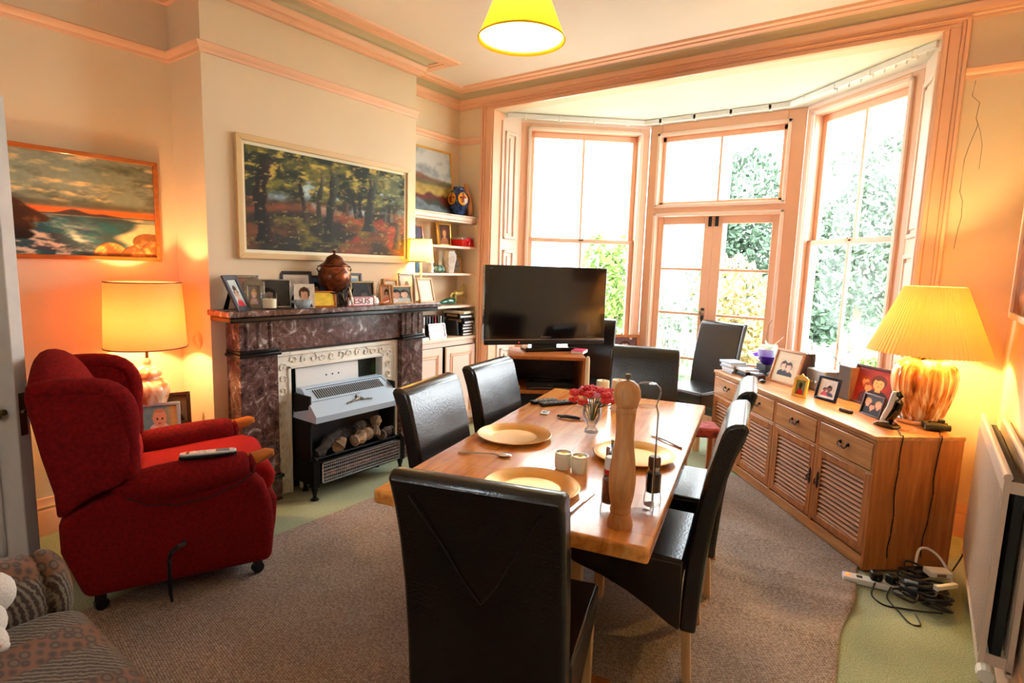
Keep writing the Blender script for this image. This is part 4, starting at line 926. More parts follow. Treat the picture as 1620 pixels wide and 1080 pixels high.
for k in range(segs):
    an = 2*PI*k/segs; fl = .006*(k % 2)
    A.append(mb._v(((ra-fl)*math.cos(an), (ra-fl)*math.sin(an), za+(.004 if k % 2 else 0)))); B.append(mb._v(((rb-fl*.5)*math.cos(an), (rb-fl*.5)*math.sin(an), zb)))
for k in range(segs): mb.bm.faces.new((A[k], A[(k+1) % segs], B[(k+1) % segs], B[k]))
mb.build('lamp_shade', M['shade_pleat'], l2, smooth=0)
MB().tube([(-.13, 0, .742), (.13, 0, .742)], .002, 5).tube([(0, -.13, .742), (0, .13, .742)], .002, 5).tube([(0, 0, .50), (0, 0, .742)], .002, 5).build('shade_carrier', M['brass'], l2)
bpy.data.objects['sideboard_lamp_bulb'].location = (.03, 3.81, SBZ+.53)

# framed picture on the right wall
def brownpic(U, V):
    n = fbm(U, V, 6, 12); C = np.ones(U.shape+(3,))*np.array((.42, .28, .18)); C = mixc(C, (.70, .56, .40), (n-.5)*4); return C
wp = photo_frame(.70, .62, .03, M['trimpale'], brownpic, (.348, 3.56, 1.318), rad(-90), 'brown toned picture in a pale frame on the right wall, mostly out of view', 0, name='wall_painting', d=.03, stand=False, res=60)

# ------------------------------------------------------------------ paintings
def forest(U, V):
    n1 = fbm(U, V, 9, 1); n2 = fbm(U, V, 22, 2); n3 = fbm(U, V, 5, 3)
    C = np.ones(U.shape+(3,))*np.array((.15, .14, .10))
    C = mixc(C, (.42, .24, .13), (n3-.42)*5*(V < .52)); C = mixc(C, (.40, .36, .14), (n1-.55)*6*(V < .35)); C = mixc(C, (.52, .20, .12), (fbm(U, V, 8, 8)-.58)*9*(V < .45)*(U > .45))
    gap = np.exp(-((V-.50-.06*np.sin(U*9))/.055)**2); C = mixc(C, (.66, .74, .80), gap*np.clip((fbm(U, V, 7, 6)-.42)*6, 0, 1))
    C = mixc(C, (.60, .30, .16), np.exp(-((V-.38-.08*np.sin(U*5))/.05)**2)*.7)
    can = np.clip((V-.50+.12*(n3-.5))*9, 0, 1); cc = np.ones_like(C)*np.array((.13, .16, .10)); cc = mixc(cc, (.42, .40, .16), (n1-.45)*5); cc = mixc(cc, (.66, .56, .24), (n2-.56)*7); cc = mixc(cc, (.28, .38, .40), (U-.55)*1.2*(n1 > .5))
    cc = mixc(cc, (.62, .70, .72), (fbm(U, V, 12, 14)-.64)*12*(V < .75)); C = C*(1-can[..., None])+cc*can[..., None]
    for (u_, w_, vb, vt, col) in ((.09, .035, .08, .95, (.17, .11, .09)), (.30, .014, .30, .8, (.20, .16, .12)), (.415, .016, .2, .9, (.36, .34, .26)), (.475, .028, .12, .95, (.22, .23, .18)), (.56, .008, .42, .62, (.3, .2, .17)), (.63, .011, .40, .7, (.20, .20, .18)), (.68, .012, .42, .72, (.22, .22, .19)), (.745, .03, .27, .95, (.24, .28, .24)), (.84, .009, .4, .62, (.25, .28, .25)), (.88, .008, .4, .6, (.3, .3, .26)), (.93, .022, .08, .45, (.30, .26, .20))):
        ww = w_*(1+.8*np.exp(-(V-vb)*14)+.15*np.sin(V*30+u_*50)); t = np.clip((ww-abs(U-u_-.02*np.sin(V*6+u_*20)))/.004, 0, 1)*(V > vb)*(V < vt)*np.clip((vt-V)*8, 0, 1)
        lit = np.clip((U-u_)/w_*.5+.6, .5, 1.3)[..., None]; C = C*(1-t[..., None])+np.array(col)*lit*t[..., None]
    C = C*(.78+.5*n2[..., None]); C = mixc(C, (.62, .52, .30), (fbm(U, V, 40, 31)-.66)*9)
    return C
def seascape(U, V):
    n = fbm(U, V*2.2, 5, 4); C = np.ones(U.shape+(3,))*np.array((.56, .60, .54)); C = mixc(C, (.40, .42, .36), (n-.48)*3.5); C = mixc(C, (.92, .80, .58), (fbm(U, V*3, 6, 9)-.55)*5)
    C = mixc(C, (.35, .33, .27), np.exp(-((V-.50)/.04)**2)*.8); C = mixc(C, (.96, .42, .16), np.exp(-((V-.445)/.030)**2)*1.3)
    C = mixc(C, (.30, .22, .20), (np.clip((.418+.05*np.exp(-((U-.42)/.09)**2)+.02*np.exp(-((U-.62)/.08)**2)-V)*90, 0, 1))*(V > .40))
    sea = np.clip((.405-.05*np.clip(U-.75, 0, 1)*4-V)*60, 0, 1); sc = np.ones_like(C)*np.array((.22, .30, .33)); sc = mixc(sc, (.16, .36, .40), (fbm(U, V*3, 6, 21)-.45)*5); sc = mixc(sc, (.28, .20, .30), (fbm(U, V*4, 5, 22)-.58)*5)
    foam = (fbm(U*1.2+V, V*3, 7, 23)-.46)*7*np.clip((.42-V)*4, 0, 1)*np.clip((.62-U)*3, 0, 1); sc = mixc(sc, (.86, .82, .74), foam); C = C*(1-sea[..., None])+sc*sea[..., None]
    C = mixc(C, (.86, .74, .56), np.clip((U-.80-.25*(V-.25)+.12*np.exp(-((V-.2)/.06)**2))*14, 0, 1)*(V < .36))
    rk = np.clip((.56-1.3*U-.0*V+.05*np.sin(U*40)-abs(V-.3)*.25-V*.0)*0, 0, 1)
    edge = np.interp(V, [.13, .15, .19, .23, .26, .30, .33, .36, .42, .50, .57], [0, .13, .16, .12, .17, .14, .26, .25, .17, .08, 0])+.05*(fbm(U, V, 9, 40)-.5); t = np.clip((edge-U+.02)*40, 0, 1)*(V < .56)*(V > .14); rc_ = np.ones_like(C)*np.array((.28, .16, .09)); rc_ = mixc(rc_, (.52, .34, .16), (fbm(U, V, 12, 41)-.48)*5)
    rc_ = mixc(rc_, (.10, .07, .06), (.30-V)*9); C = C*(1-t[..., None])+rc_*t[..., None]
    for (cx, cy, rx, ry) in ((.66, .0, .13, .15), (.86, -.02, .14, .15), (.95, .16, .13, .10), (.99, .08, .1, .1)):
        q = 1-((U-cx)/rx)**2-((V-cy)/ry)**2; t = np.clip(q*14, 0, 1); r_ = np.ones_like(C)*np.array((.55, .34, .18)); r_ = mixc(r_, (.90, .70, .38), (fbm(U, V, 14, int(cx*100))-.42)*4); r_ = mixc(r_, (.30, .18, .10), (.22-q)*4); C = C*(1-t[..., None])+r_*t[..., None]
    return C*(.92+.16*fbm(U, V, 30, 50)[..., None])
def hills(U, V):
    n = fbm(U, V, 6, 7); C = np.ones(U.shape+(3,))*np.array((.74, .74, .72)); C = mixc(C, (.52, .54, .55), (n-.45)*3)
    def band(C, top, col, am, sd):
        t = np.clip((top+am*1.8*(fbm(U, U*0+V*.3, 3, sd)-.5)-V)*25, 0, 1); c2 = np.ones_like(C)*np.array(col)*(.75+.5*fbm(U, V, 10, sd+1)[..., None]); return C*(1-t[..., None])+c2*t[..., None]
    C = band(C, .66-.12*U, (.50, .34, .26), .1, 60); C = band(C, .56-.05*U, (.40, .36, .22), .1, 62); C = band(C, .47-.02*U, (.72, .60, .30), .05, 64); C = band(C, .40-.08*U, (.42, .18, .13), .2, 66); C = band(C, .27-.1*U, (.25, .26, .20), .15, 68); C = band(C, .2-.12*abs(U-.3), (.45, .50, .52), .15, 70)
    return C
photo_frame(1.375, .72, .035, mat('cream_wood_frame', (.86, .72, .50), .4), forest, (XB+.03, 2.475, 1.502), rad(90), 'wide oil painting of an autumn wood in a cream frame above the mantelpiece', 0, name='wall_painting', d=.028, stand=False, res=200, mount=.02, mountmat=M['cream'])
photo_frame(.72, .565, .024, M['armwood'], seascape, (XL+.03, 1.157, 1.468), rad(90), 'sunset seascape painting with golden rocks in a slim orange frame, left alcove', 0, name='wall_painting', d=.026, stand=False, res=210)
photo_frame(.76, .58, .018, M['gold'], hills, (-3.60, 3.64, 1.9455), rad(90), 'hill landscape painting in a thin gold frame leaning on the topmost alcove shelf', 7, name='wall_painting', d=.018, stand=False, res=110)

# ------------------------------------------------------------------ on the dining table
TZ = .76
def plate(x, y, lab):
    t = thing('charger_plate', lab, 'plate', (x, y, TZ), 0, 'gold charger plates on the table')
    MB().lathe([(0, .001), (.085, .001), (.10, .004), (.158, .016), (.163, .019), (.160, .021), (.150, .0185), (.112, .012), (.104, .007), (.095, .0055), (0, .0055)], 64).build('plate', M['platter'], t)
    MB().lathe([(0, 0), (.09, 0), (.09, .001), (0, .001)], 40).build('underside', M['black'], t)
plate(-1.40, 1.97, 'gold charger plate on the fireplace side of the table, beside the spoon')
plate(-.885, 2.075, 'gold charger plate on the sideboard side of the table, behind the tall pepper mill')
plate(-1.01, 1.53, 'gold charger plate at the near end of the table, half hidden by the nearest chair')
pm = thing('pepper_mill', 'tall turned wooden pepper mill standing at the near end of the table', 'pepper mill', (-.660, 1.475, TZ), scale=(1, 1, .80))
MB().lathe([(0, 0), (.036, 0), (.0375, .006), (.036, .02), (.031, .04), (.028, .052), (.030, .056), (.031, .064), (.028, .070), (.030, .085), (.036, .12), (.0385, .16), (.038, .20), (.034, .25), (.028, .30), (.0255, .345), (.026, .385), (.028, .41), (.0285, .425), (0, .425)], 40).build('body', M['millwood'], pm)
MB().lathe([(0, .425), (.028, .426), (.029, .435), (.026, .443), (.0285, .446), (.0355, .462), (.039, .482), (.0375, .505), (.031, .525), (.018, .538), (.006, .541), (0, .541)], 40).build('head', M['millwood'], pm)
MB().lathe([(0, .54), (.004, .54), (.004, .546), (.0085, .550), (.0095, .557), (.007, .563), (0, .565)], 16).build('knob', M['brass'], pm)
sk_ = thing('glass_jar', 'tall clear glass spaghetti jar behind the pepper mill', 'jar', (-.650, 1.60, TZ), scale=(1, 1, .83))
MB().lathe([(0, 0), (.038, 0), (.040, .006), (.0405, .02), (.038, .06), (.038, .38), (.033, .40), (.031, .41), (.0295, .41), (.0315, .398), (.036, .378), (.036, .06), (.034, .02), (0, .018)], 36).build('jar', M['clear'], sk_)
MB().lathe([(0, .405), (.030, .405), (.032, .42), (.040, .445), (.042, .46), (.038, .478), (.026, .49), (0, .494)], 30).build('stopper', M['clear'], sk_)
def mill(x, y, h, fill, cap, lab, top):
    t = thing('spice_grinder', lab, 'spice grinder', (x, y, TZ), 0, None)
    MB().lathe([(0, 0), (.026, 0), (.0275, .005), (.0275, .03), (.025, .036), (.0245, .042), (.0245, .62*h), (.018, .70*h), (.017, .72*h), (.0155, .72*h), (.0225, .61*h), (.0225, .044), (0, .04)], 28).build('glass_body', M['clear'], t)
    MB().lathe([(0, .045), (.021, .045), (.021, .045+.38*h), (0, .045+.40*h)], 20).build('peppercorns', fill, t)
    MB().lathe([(0, .70*h), (.017, .70*h), (.019, .72*h), (.019, .80*h), (0, .80*h)], 24).build('collar', cap, t)
    MB().lathe([(0, .80*h), (.0195, .80*h), (.0195, .96*h), (.016, h), (0, h)], 24).build('cap', top, t)
    if lab.startswith('steel'): MB().lathe([(0, h), (.005, h), (.004, h+.012), (.006, h+.02), (0, h+.024)], 14).build('knob', M['steel'], t)
pep = mat('mixed_peppercorns', (.45, .25, .18), .6, var=.85, scale=70)
dpep = mat('black_peppercorns', (.22, .16, .13), .7, var=.5, scale=80)
mill(-.760, 1.61, .185, dpep, M['steel'], 'steel topped glass pepper grinder left of the tall wooden mill', M['steel'])
mill(-.716, 1.515, .185, pep, mat('red_collar', (.75, .08, .06), .4), 'glass pepper grinder with red collar and white cap left of the tall wooden mill', M['plastic'])
mill(-.645, 1.68, .16, dpep, M['steel'], 'short grinder of dark peppercorns seen through the glass jar', mat('brown_cap', (.45, .30, .22), .4))
for x, y, lab in ((-1.035, 1.777, 'small cream ceramic candle pot between the plates, the left of a pair'), (-.968, 1.783, 'small cream ceramic candle pot between the plates, the right of a pair')):
    t = thing('candle_pot', lab, 'candle holder', (x, y, TZ), 0, 'pair of cream candle pots')
    MB().lathe([(0, 0), (.026, 0), (.030, .006), (.032, .02), (.032, .05), (.030, .056), (.032, .060), (.031, .064), (.028, .064), (.0275, .045), (0, .045)], 32).build('pot', mat('pale_green_cream_glaze', (.95, .93, .82), .25), t)
    MB().lathe([(0, .04), (.021, .04), (.021, .058), (.018, .058), (0, .052)], 24).build('tealight', M['gold'], t)
vs_ = thing('glass_vase', 'small clear glass vase of water on the dining table', 'vase', (-1.185, 2.275, TZ))
MB().lathe([(0, 0), (.030, 0), (.033, .004), (.030, .012), (.020, .026), (.020, .034), (.034, .055), (.043, .08), (.044, .10), (.039, .12), (.042, .128), (.040, .128), (.037, .12), (.041, .1), (.040, .08), (.031, .058), (.015, .042), (0, .04)], 36).build('vase', M['clear2'], vs_)
fl = thing('flower_posy', 'posy of red and pink garden flowers in the small glass vase', 'flowers', (-1.185, 2.275, TZ))
rnd = random.Random(5); mb = MB()
reds = [(.82, .10, .10), (.90, .22, .20), (.78, .08, .12), (.93, .60, .72), (.86, .20, .26)]
fm_ = [mat('petals_%d' % i, c, .7, var=.2, scale=60) for i, c in enumerate(reds)]
heads = []
for k in range(26):
    a_ = rnd.uniform(0, 2*PI); rr_ = .012+.066*math.sqrt(rnd.random()); z = .165+.055*(1-rr_/.08)+rnd.uniform(-.015, .02)
    p = (rr_*math.cos(a_)*1.25, rr_*math.sin(a_)*1.25, z); heads.append(p); mb.tube([(p[0]*.1, p[1]*.1, .055), (p[0]*.4, p[1]*.4, .12), (p[0], p[1], z-.012)], .0015, 4)
mb.build('stems', mat('stem_green', (.30, .36, .18), .7), fl)
for k, p in enumerate(heads):
    mb = MB()
    for j in range(8):
        a_ = 2*PI*j/8+k; mb.ball((p[0]+.013*math.cos(a_), p[1]+.013*math.sin(a_), p[2]+rnd.uniform(-.006, .008)), .012, .012, .009, 7, 5, .25, j)
    mb.ball((p[0], p[1], p[2]+.004), .010, .010, .007, 8, 5); mb.build('flower_head', fm_[(3 if k in (4, 9) else rnd.choice((0, 1, 2, 4, 1)))], fl)
mb = MB()
for k in range(34):
    a_ = rnd.uniform(0, 2*PI); r1 = .05+.05*rnd.random(); z = .11+.06*rnd.random(); c_ = Vector((r1*math.cos(a_), r1*math.sin(a_), z)); t_ = Vector((-math.sin(a_), math.cos(a_), 0))*.010; o_ = Vector((math.cos(a_), math.sin(a_), .3))*.014
    mb.quad([c_-o_, c_+t_, c_+o_, c_-t_])
mb.build('leaves', mat('dark_posy_leaf', (.26, .22, .14), .7), fl, smooth=0)
for x, y, r_, h, lab, s in ((-1.40, 2.80, .036, .135, 'shorter wide ivory pillar candle at the far end of the table', 0), (-1.275, 2.74, .038, .165, 'taller wide ivory pillar candle at the far end of the table', 1)):
    t = thing('pillar_candle', lab, 'candle', (x, y, TZ), 0, 'wide ivory candles at the far end of the table'); MB().lathe([(0, 0), (r_, 0), (r_, h-.004), (r_-.003, h), (r_-.01, h-.004), (.006, h-.012), (0, h-.012)], 32).build('wax', M['candle'], t); MB().tube([(0, 0, h-.014), (.001, 0, h+.004)], .0014, 5).build('wick', M['black'], t)
tp_ = thing('taper_candle', 'slender ivory taper candle in a small holder at the far end of the table', 'candle', (-1.50, 2.80, TZ))
MB().lathe([(.013, .02), (.0135, .05), (.011, .24), (.008, .255), (0, .258)], 16).build('wax', M['candle'], tp_); MB().lathe([(0, 0), (.032, 0), (.032, .005), (.014, .012), (.016, .028), (.012, .03), (0, .02)], 24).build('holder', M['steel'], tp_)
def remote(x, y, deg, l, w_, lab, z=TZ, m1=None, nb=7, cols=3):
    t = thing('remote_control', lab, 'remote control', (x, y, z), rad(deg)); MB().box(-l/2, l/2, -w_/2, w_/2, .001, .019).build('case', m1 or M['black'], t, bevel=.006, seg=3)
    for i in range(nb):
        for j in range(cols): MB().ball((-l/2+.02+(l-.04)*i/(nb-1), (-(cols-1)/2+j)*w_/(cols+.6), .0195), .0045, .0035, .002, 7, 4).build('button', M['pewter'] if (i+j) % 3 else M['plastic'], t)
    return t
remote(-1.655, 2.60, 68, .16, .045, 'shorter black remote control at the back left of the table')
remote(-1.575, 2.62, 62, .22, .050, 'longer black remote control lying in front of the shorter one', nb=9)
t = thing('key_remote', 'tiny white remote on the table in front of the black remotes', 'remote control', (-1.523, 2.41, TZ), rad(20)); MB().box(-.02, .02, -.033, .033, .001, .008).build('case', M['plastic'], t, bevel=.003); MB().box(-.013, .013, -.02, .02, .008, .0085).build('keypad', M['steel'], t)
t = thing('corkscrew', 'folding black and steel corkscrew lying beside the vase', 'corkscrew', (-1.36, 2.40, TZ), rad(25))
MB().tube([(-.06, 0, .010), (-.03, .004, .013), (.02, .0, .011), (.04, 0, .009)], [.007, .009, .009, .006], 10).build('handle', M['black'], t); MB().tube([(.02, .005, .008), (.05, .012, .006), (.10, .004, .005)], .003, 6).tube([(.0, -.012, .005), (.05, -.018, .005), (.07, -.008, .006)], .003, 6).build('levers', M['steel'], t)
MB().tube([(-.055, .012, .012), (-.065, .022, .010), (-.075, .020, .008)], .006, 8).build('end_cap', M['black'], t)
def spoon(x, y, deg, lab):
    t = thing('spoon', lab, 'spoon', (x, y, TZ), rad(deg)); MB().tube([(-.11, 0, .004), (-.06, 0, .006), (.02, 0, .009), (.05, 0, .006)], [.005, .004, .0028, .004], 8).ball((.075, 0, .007), .030, .018, .006, 18, 8).build('spoon_body', M['chrome'], t)
spoon(-1.345, 1.70, 28, 'steel spoon lying left of the nearest plate on the fireplace side')
t = thing('knife', 'steel table knife lying beside the near plate', 'knife', (-.826, 1.55, TZ), rad(96)); MB().prism([(-.10, -.007), (.0, -.006), (.0, .007), (-.10, .008)], .001, .007, 'z').prism([(0, -.008), (.09, -.009), (.115, .002), (.10, .008), (0, .006)], .001, .004, 'z').build('knife_body', M['steel'], t, bevel=.001)
t = thing('fork', 'steel fork lying beyond the plate on the sideboard side', 'fork', (-.86, 2.36, TZ), rad(150)); mb = MB().tube([(-.10, 0, .003), (0, 0, .006), (.05, 0, .005)], [.005, .003, .005], 8)
for k in range(4): mb.tube([(.05, 0, .005), (.06, -.009+.006*k, .005), (.10, -.009+.006*k, .004)], .0014, 5)
mb.build('fork_body', M['steel'], t)

# ------------------------------------------------------------------ on the mantelpiece
MZ = 1.205
def pf(*a, **k): return photo_frame(*a, **k)
one = lambda bgc, cloth, sk=SK, hair=BRN, cy=.56, r_=.2: people(bgc, [(.5, cy, r_, sk, hair, cloth)])
pf(.17, .22, .03, mat('dark_leather_frame', (.26, .26, .30), .35), people((.75, .78, .76), [(.5, .5, .2, SK, BRN, (.8, .15, .18))]), (-3.17, 1.745, MZ), rad(128), 'dark leather frame leaning back at the left end of the mantelpiece', 24, standmat=M['blackmatt'])
pf(.14, .20, .022, M['silver'], one((.78, .66, .62), (.86, .7, .68)), (-3.285, 1.82, MZ), rad(66), 'pale silver frame standing behind the pewter frame at the left of the mantelpiece', 6)
pf(.12, .165, .028, M['pewter'], one((.55, .5, .45), (.85, .75, .72), PALE, BLD), (-3.235, 1.835, MZ), rad(66), 'embossed pewter frame with an oval portrait near the left end of the mantelpiece', 9, scallop=True)
pf(.235, .175, .008, M['silver'], people((.30, .29, .28), [(.42, .45, .18, (.6, .5, .46), DK, (.3, .2, .2))]), (-3.287, 1.975, MZ), rad(68), 'thin metal frame holding a dark photograph behind the glass candle jar', 5)
t = thing('candle_jar', 'clear glass tumbler holding an ivory candle on the mantelpiece', 'candle', (-3.175, 1.895, MZ)); MB().lathe([(0, 0), (.044, 0), (.047, .005), (.047, .096), (.044, .096), (.043, .008), (0, .008)], 36).build('glass', M['clear'], t); MB().lathe([(0, .009), (.042, .009), (.042, .062), (0, .062)], 30).build('wax', M['candle'], t); MB().tube([(0, 0, .06), (0, 0, .075)], .002, 5).build('wick', M['black'], t)
pf(.21, .23, .022, mat('dark_blue_frame', (.20, .22, .28), .4), one((.88, .87, .86), (.25, .3, .42), SK, BRN, .5, .17), (-3.272, 2.155, MZ), rad(78), 'tall dark blue frame with a portrait against white, behind the bowl', 10, mount=.02, mountmat=M['paper'])
pf(.125, .15, .003, M['paper'], people((.93, .88, .80), [(.5, .55, .24, SK, BRN, (.12, .12, .13))]), (-3.175, 2.135, MZ), rad(66), 'unframed school portrait print standing behind the small blue bowl', 8, d=.004)
t = thing('bowl', 'small pale blue pottery bowl near the middle of the mantelpiece', 'bowl', (-3.135, 2.095, MZ)); MB().lathe([(0, 0), (.025, 0), (.04, .012), (.049, .035), (.050, .054), (.0465, .054), (.045, .035), (.035, .014), (0, .008)], 36).build('bowl_body', glaze('pale_blue_glaze', [(.4, (.56, .64, .70)), (.6, (.78, .82, .82))], (1, 1, 1), 20, 1, .3), t)
pf(.175, .105, .010, M['armwood'], lambda U, V: np.ones(U.shape+(3,))*np.array((.96, .80, .25))*(.9+.2*fbm(U, V, 4, 3)[..., None]), (-3.155, 2.265, MZ), rad(80), 'small orange wooden frame around a glowing yellow picture on the mantelpiece', 12)
pf(.15, .20, .010, M['silver'], one((.45, .55, .68), (.2, .22, .3), SK, DK, .55, .18), (-3.278, 2.30, MZ), rad(84), 'thin blue-toned photo frame behind the copper urn', 5)
u_ = thing('copper_urn', 'round aged copper lidded urn with two handles on the mantelpiece', 'urn', (-3.195, 2.375, MZ), scale=(1.1, 1.14, 1))
MB().lathe([(0, .085), (.03, .09), (.065, .115), (.088, .15), (.096, .19), (.092, .225), (.078, .25), (.074, .262), (.085, .268), (.085, .272), (.07, .272)], 40).build('bowl_body', M['copper'], u_)
MB().lathe([(.084, .270), (.078, .276), (.06, .288), (.052, .30), (.046, .318), (.03, .333), (.012, .34), (.006, .346), (.006, .352), (.013, .358), (.011, .366), (0, .368)], 36).build('lid', M['copper'], u_)
for s in (-1, 1): MB().tube([(.0, s*.088, .225), (0, s*.108, .228), (0, s*.118, .245), (0, s*.112, .262), (0, s*.09, .262)], .004, 8).build('handle', M['iron'], u_)
mb = MB()
for k in range(3): a_ = 2*PI*k/3+.4; mb.tube([(.05*math.cos(a_), .05*math.sin(a_), .115), (.045*math.cos(a_), .045*math.sin(a_), .06), (.075*math.cos(a_), .075*math.sin(a_), .004)], .006, 8)
mb.lathe([(.04, .085), (.05, .085), (.05, .092), (.04, .092), (.04, .085)], 24).build('stand', M['iron'], u_)
t = thing('carved_figure', 'small carved black and cream figure leaning beside the copper urn', 'figurine', (-3.12, 2.455, MZ), rad(30)); MB().tube([(-.03, 0, .008), (-.02, 0, .05), (0, .005, .09), (.01, .01, .12)], [.022, .018, .014, .006], 10).build('body', M['black'], t); MB().tube([(.012, -.012, .01), (.006, -.02, .06), (-.006, -.012, .10), (-.014, -.004, .13)], [.008, .009, .007, .003], 8).build('horn_inlay', M['cream'], t)
pf(.19, .22, .018, mat('grey_slate_frame', (.34, .36, .38), .4), people((.55, .68, .82), [(.35, .35, .13, SK, BRN, (.9, .9, .9)), (.65, .35, .13, SK, DK, (.3, .3, .6))]), (-3.285, 2.59, MZ), rad(84), 'grey frame with a pale blue seaside photograph behind the reed diffuser', 7, mount=.02)
pf(.20, .165, .014, M['brass'], people((.16, .14, .14), [(.6, .4, .2, (.35, .28, .26), DK, (.1, .1, .1))]), (-3.215, 2.635, MZ), rad(86), 'dark photograph in an aged brass frame behind the reed diffuser', 7)
sg = thing('word_sign', 'small red and white block sign spelling a name, on the front edge of the mantelpiece', 'sign', (-3.125, 2.53, MZ), rad(87))
MB().box(-.105, .105, -.008, .012, 0, .062).build('sign_block', M['paper'], sg, bevel=.002); rdm = mat('sign_red', (.66, .10, .16), .5)
MB().box(-.108, .108, -.009, -.006, .0, .006).box(-.108, .108, -.009, -.006, .056, .062).box(-.108, -.102, -.009, -.006, 0, .062).box(.102, .108, -.009, -.006, 0, .062).build('sign_border', rdm, sg, smooth=0)
text('JESUS', .056, rdm, sg, (0, -.0095, .031), (rad(90), 0, 0), depth=.001).scale = (1.12, 1, 1)
t = thing('reed_diffuser', 'small white ceramic reed diffuser with wooden sticks on the mantelpiece', 'diffuser', (-3.145, 2.665, MZ)); MB().lathe([(0, 0), (.022, 0), (.034, .012), (.036, .03), (.028, .048), (.013, .056), (.014, .066), (.017, .068), (.010, .068), (.010, .05), (0, .05)], 28).build('bottle', M['white'], t)
mb = MB()
for k, (dx, dy) in enumerate(((-.02, -.05), (.0, .0), (.01, .035), (-.01, .05), (.015, -.02))): mb.tube([(0, 0, .03), (dx, dy, .165-.01*(k % 2))], .0016, 5)
mb.build('reeds', mat('reed_brown', (.62, .42, .24), .7), t)
t = thing('wooden_bird', 'small brown wooden ornament beside the reed diffuser', 'ornament', (-3.14, 2.745, MZ)); MB().tube([(0, -.04, .012), (0, 0, .012), (0, .04, .020), (0, .055, .03)], [.004, .012, .009, .003], 10).build('body', M['armwood'], t)
pf(.13, .185, .018, M['millwood'], people((.85, .80, .72), [(.5, .55, .2, PALE, BLD, (.9, .9, .9))]), (-3.262, 2.955, MZ), rad(80), 'taupe wooden frame with a faded photograph, behind the small pair photograph', 14, mount=.015)
pf(.10, .145, .014, M['millwood'], one((.8, .62, .52), (.9, .5, .4)), (-3.158, 2.80, MZ), rad(62), 'small beige portrait frame standing left of the landscape pair photograph', 12)
pf(.205, .135, .012, M['oakleg'], people((.42, .50, .46), [(.30, .55, .22, SK, DK, (.9, .9, .92)), (.70, .55, .22, PALE, BRN, (.78, .82, .80))]), (-3.135, 2.925, MZ), rad(84), 'pale wooden landscape frame showing two heads together on the mantelpiece', 12, res=260)
pf(.145, .225, .016, M['pewter'], one((.94, .93, .92), (.10, .10, .12), SK, GRY, .55, .19), (-3.262, 3.105, MZ), rad(78), 'tall pewter frame with a grey haired portrait in a dark jacket', 6, mount=.016, mountmat=M['paper'], res=240)
pf(.17, .195, .016, M['oakleg'], lambda U, V: np.ones(U.shape+(3,))*np.array((.93, .93, .86))*(.94+.1*fbm(U, V*3, 8, 3)[..., None]), (-3.125, 3.19, MZ), rad(92), 'pale frame holding a cream certificate at the right end of the mantelpiece', 14, standmat=M['orangewood'])
l3 = thing('table_lamp', 'small slim table lamp with a cream shade at the right end of the mantelpiece', 'lamp', (-3.245, 3.225, MZ))
MB().lathe([(0, 0), (.04, 0), (.042, .008), (.012, .014), (.008, .03), (.007, .34), (0, .34)], 24).build('stem', M['cream'], l3)
MB().lathe([(.098, .31), (.082, .49)], 48).build('lamp_shade', M['shade_small'], l3); MB().lathe([(.0975, .307), (.1, .307), (.1, .319), (.0975, .319), (.0975, .307)], 48).lathe([(.081, .485), (.0835, .485), (.0835, .492), (.081, .492), (.081, .485)], 48).build('shade_trim', M['cream'], l3)
bpy.data.objects['mantel_lamp_bulb'].location = (-3.245, 3.225, MZ+.40)
single(MB().tube([(-3.20, 3.292, 1.165), (-3.30, 3.36, 1.165), (-3.412, 3.40, 1.14), (-3.412, 3.405, .90), (-3.412, 3.405, .86)], .0035, 6).tube([(-3.412, 3.405, .853), (-3.412, 3.408, .6), (-3.413, 3.41, .2), (-3.413, 3.41, .02)], .0025, 6).tube([(-3.412, 3.405, .86), (-3.412, 3.405, .850)], .003, 6), 'lamp_flex', 'white lamp flex hanging down the front of the alcove cupboard', 'cable', M['white'])

# ------------------------------------------------------------------ on the alcove shelves
t = thing('painted_vase', 'round blue vase painted with orange panels on the topmost alcove shelf', 'vase', (-3.555, 4.00, 1.946))
MB().lathe([(0, 0), (.045, 0), (.05, .006), (.075, .06), (.095, .12), (.097, .16), (.085, .20), (.06, .228), (.045, .236), (.045, .25), (.052, .258), (.046, .258), (.04, .24), (0, .235)], 40).build('vase_body', M['blueglaze'], t)
om = mat('orange_panel_glaze', (.93, .60, .12), .2); bm_ = mat('black_panel_outline', (.06, .06, .08), .25); rm_ = mat('dark_red_panel', (.55, .15, .08), .25)
def ellip(mb, ca, z0, hw, hh, rr_, n=18):
    pts = []
    for k in range(n): a_ = 2*PI*k/n; pts.append((ca+hw*math.cos(a_), z0+hh*math.sin(a_)))
    V_ = [mb._v((rf(z)*rr_*math.cos(a), rf(z)*rr_*math.sin(a), z)) for a, z in pts]; c = mb._v((rf(z0)*rr_*1.01*math.cos(ca), rf(z0)*rr_*1.01*math.sin(ca), z0))
    for k in range(n): mb.bm.faces.new((c, V_[k], V_[(k+1) % n]))
def rf(z): return float(np.interp(z, [0, .06, .12, .16, .20, .228], [.05, .075, .095, .097, .085, .06]))
for nm, hw, hh, r_, m_ in (('panel_outline', .60, .066, 1.012, bm_), ('panel', .53, .057, 1.035, om), ('panel_centre', .16, .032, 1.07, rm_)):
    mb = MB()
    for k in range(5): ellip(mb, -.35+2*PI*k/5, .150, hw, hh, r_)
    mb.build(nm, m_, t)
t = thing('carved_driftwood', 'tall curved pale wooden carving in the corner of the topmost alcove shelf', 'carving', (-3.50, 4.10, 1.946)); MB().tube([(-.02, .02, 0), (-.02, .02, .08), (-.03, .01, .18), (-.045, -.01, .27), (-.055, -.02, .31)], [.035, .034, .03, .022, .006], 12).build('body', M['millwood'], t, sub=1)
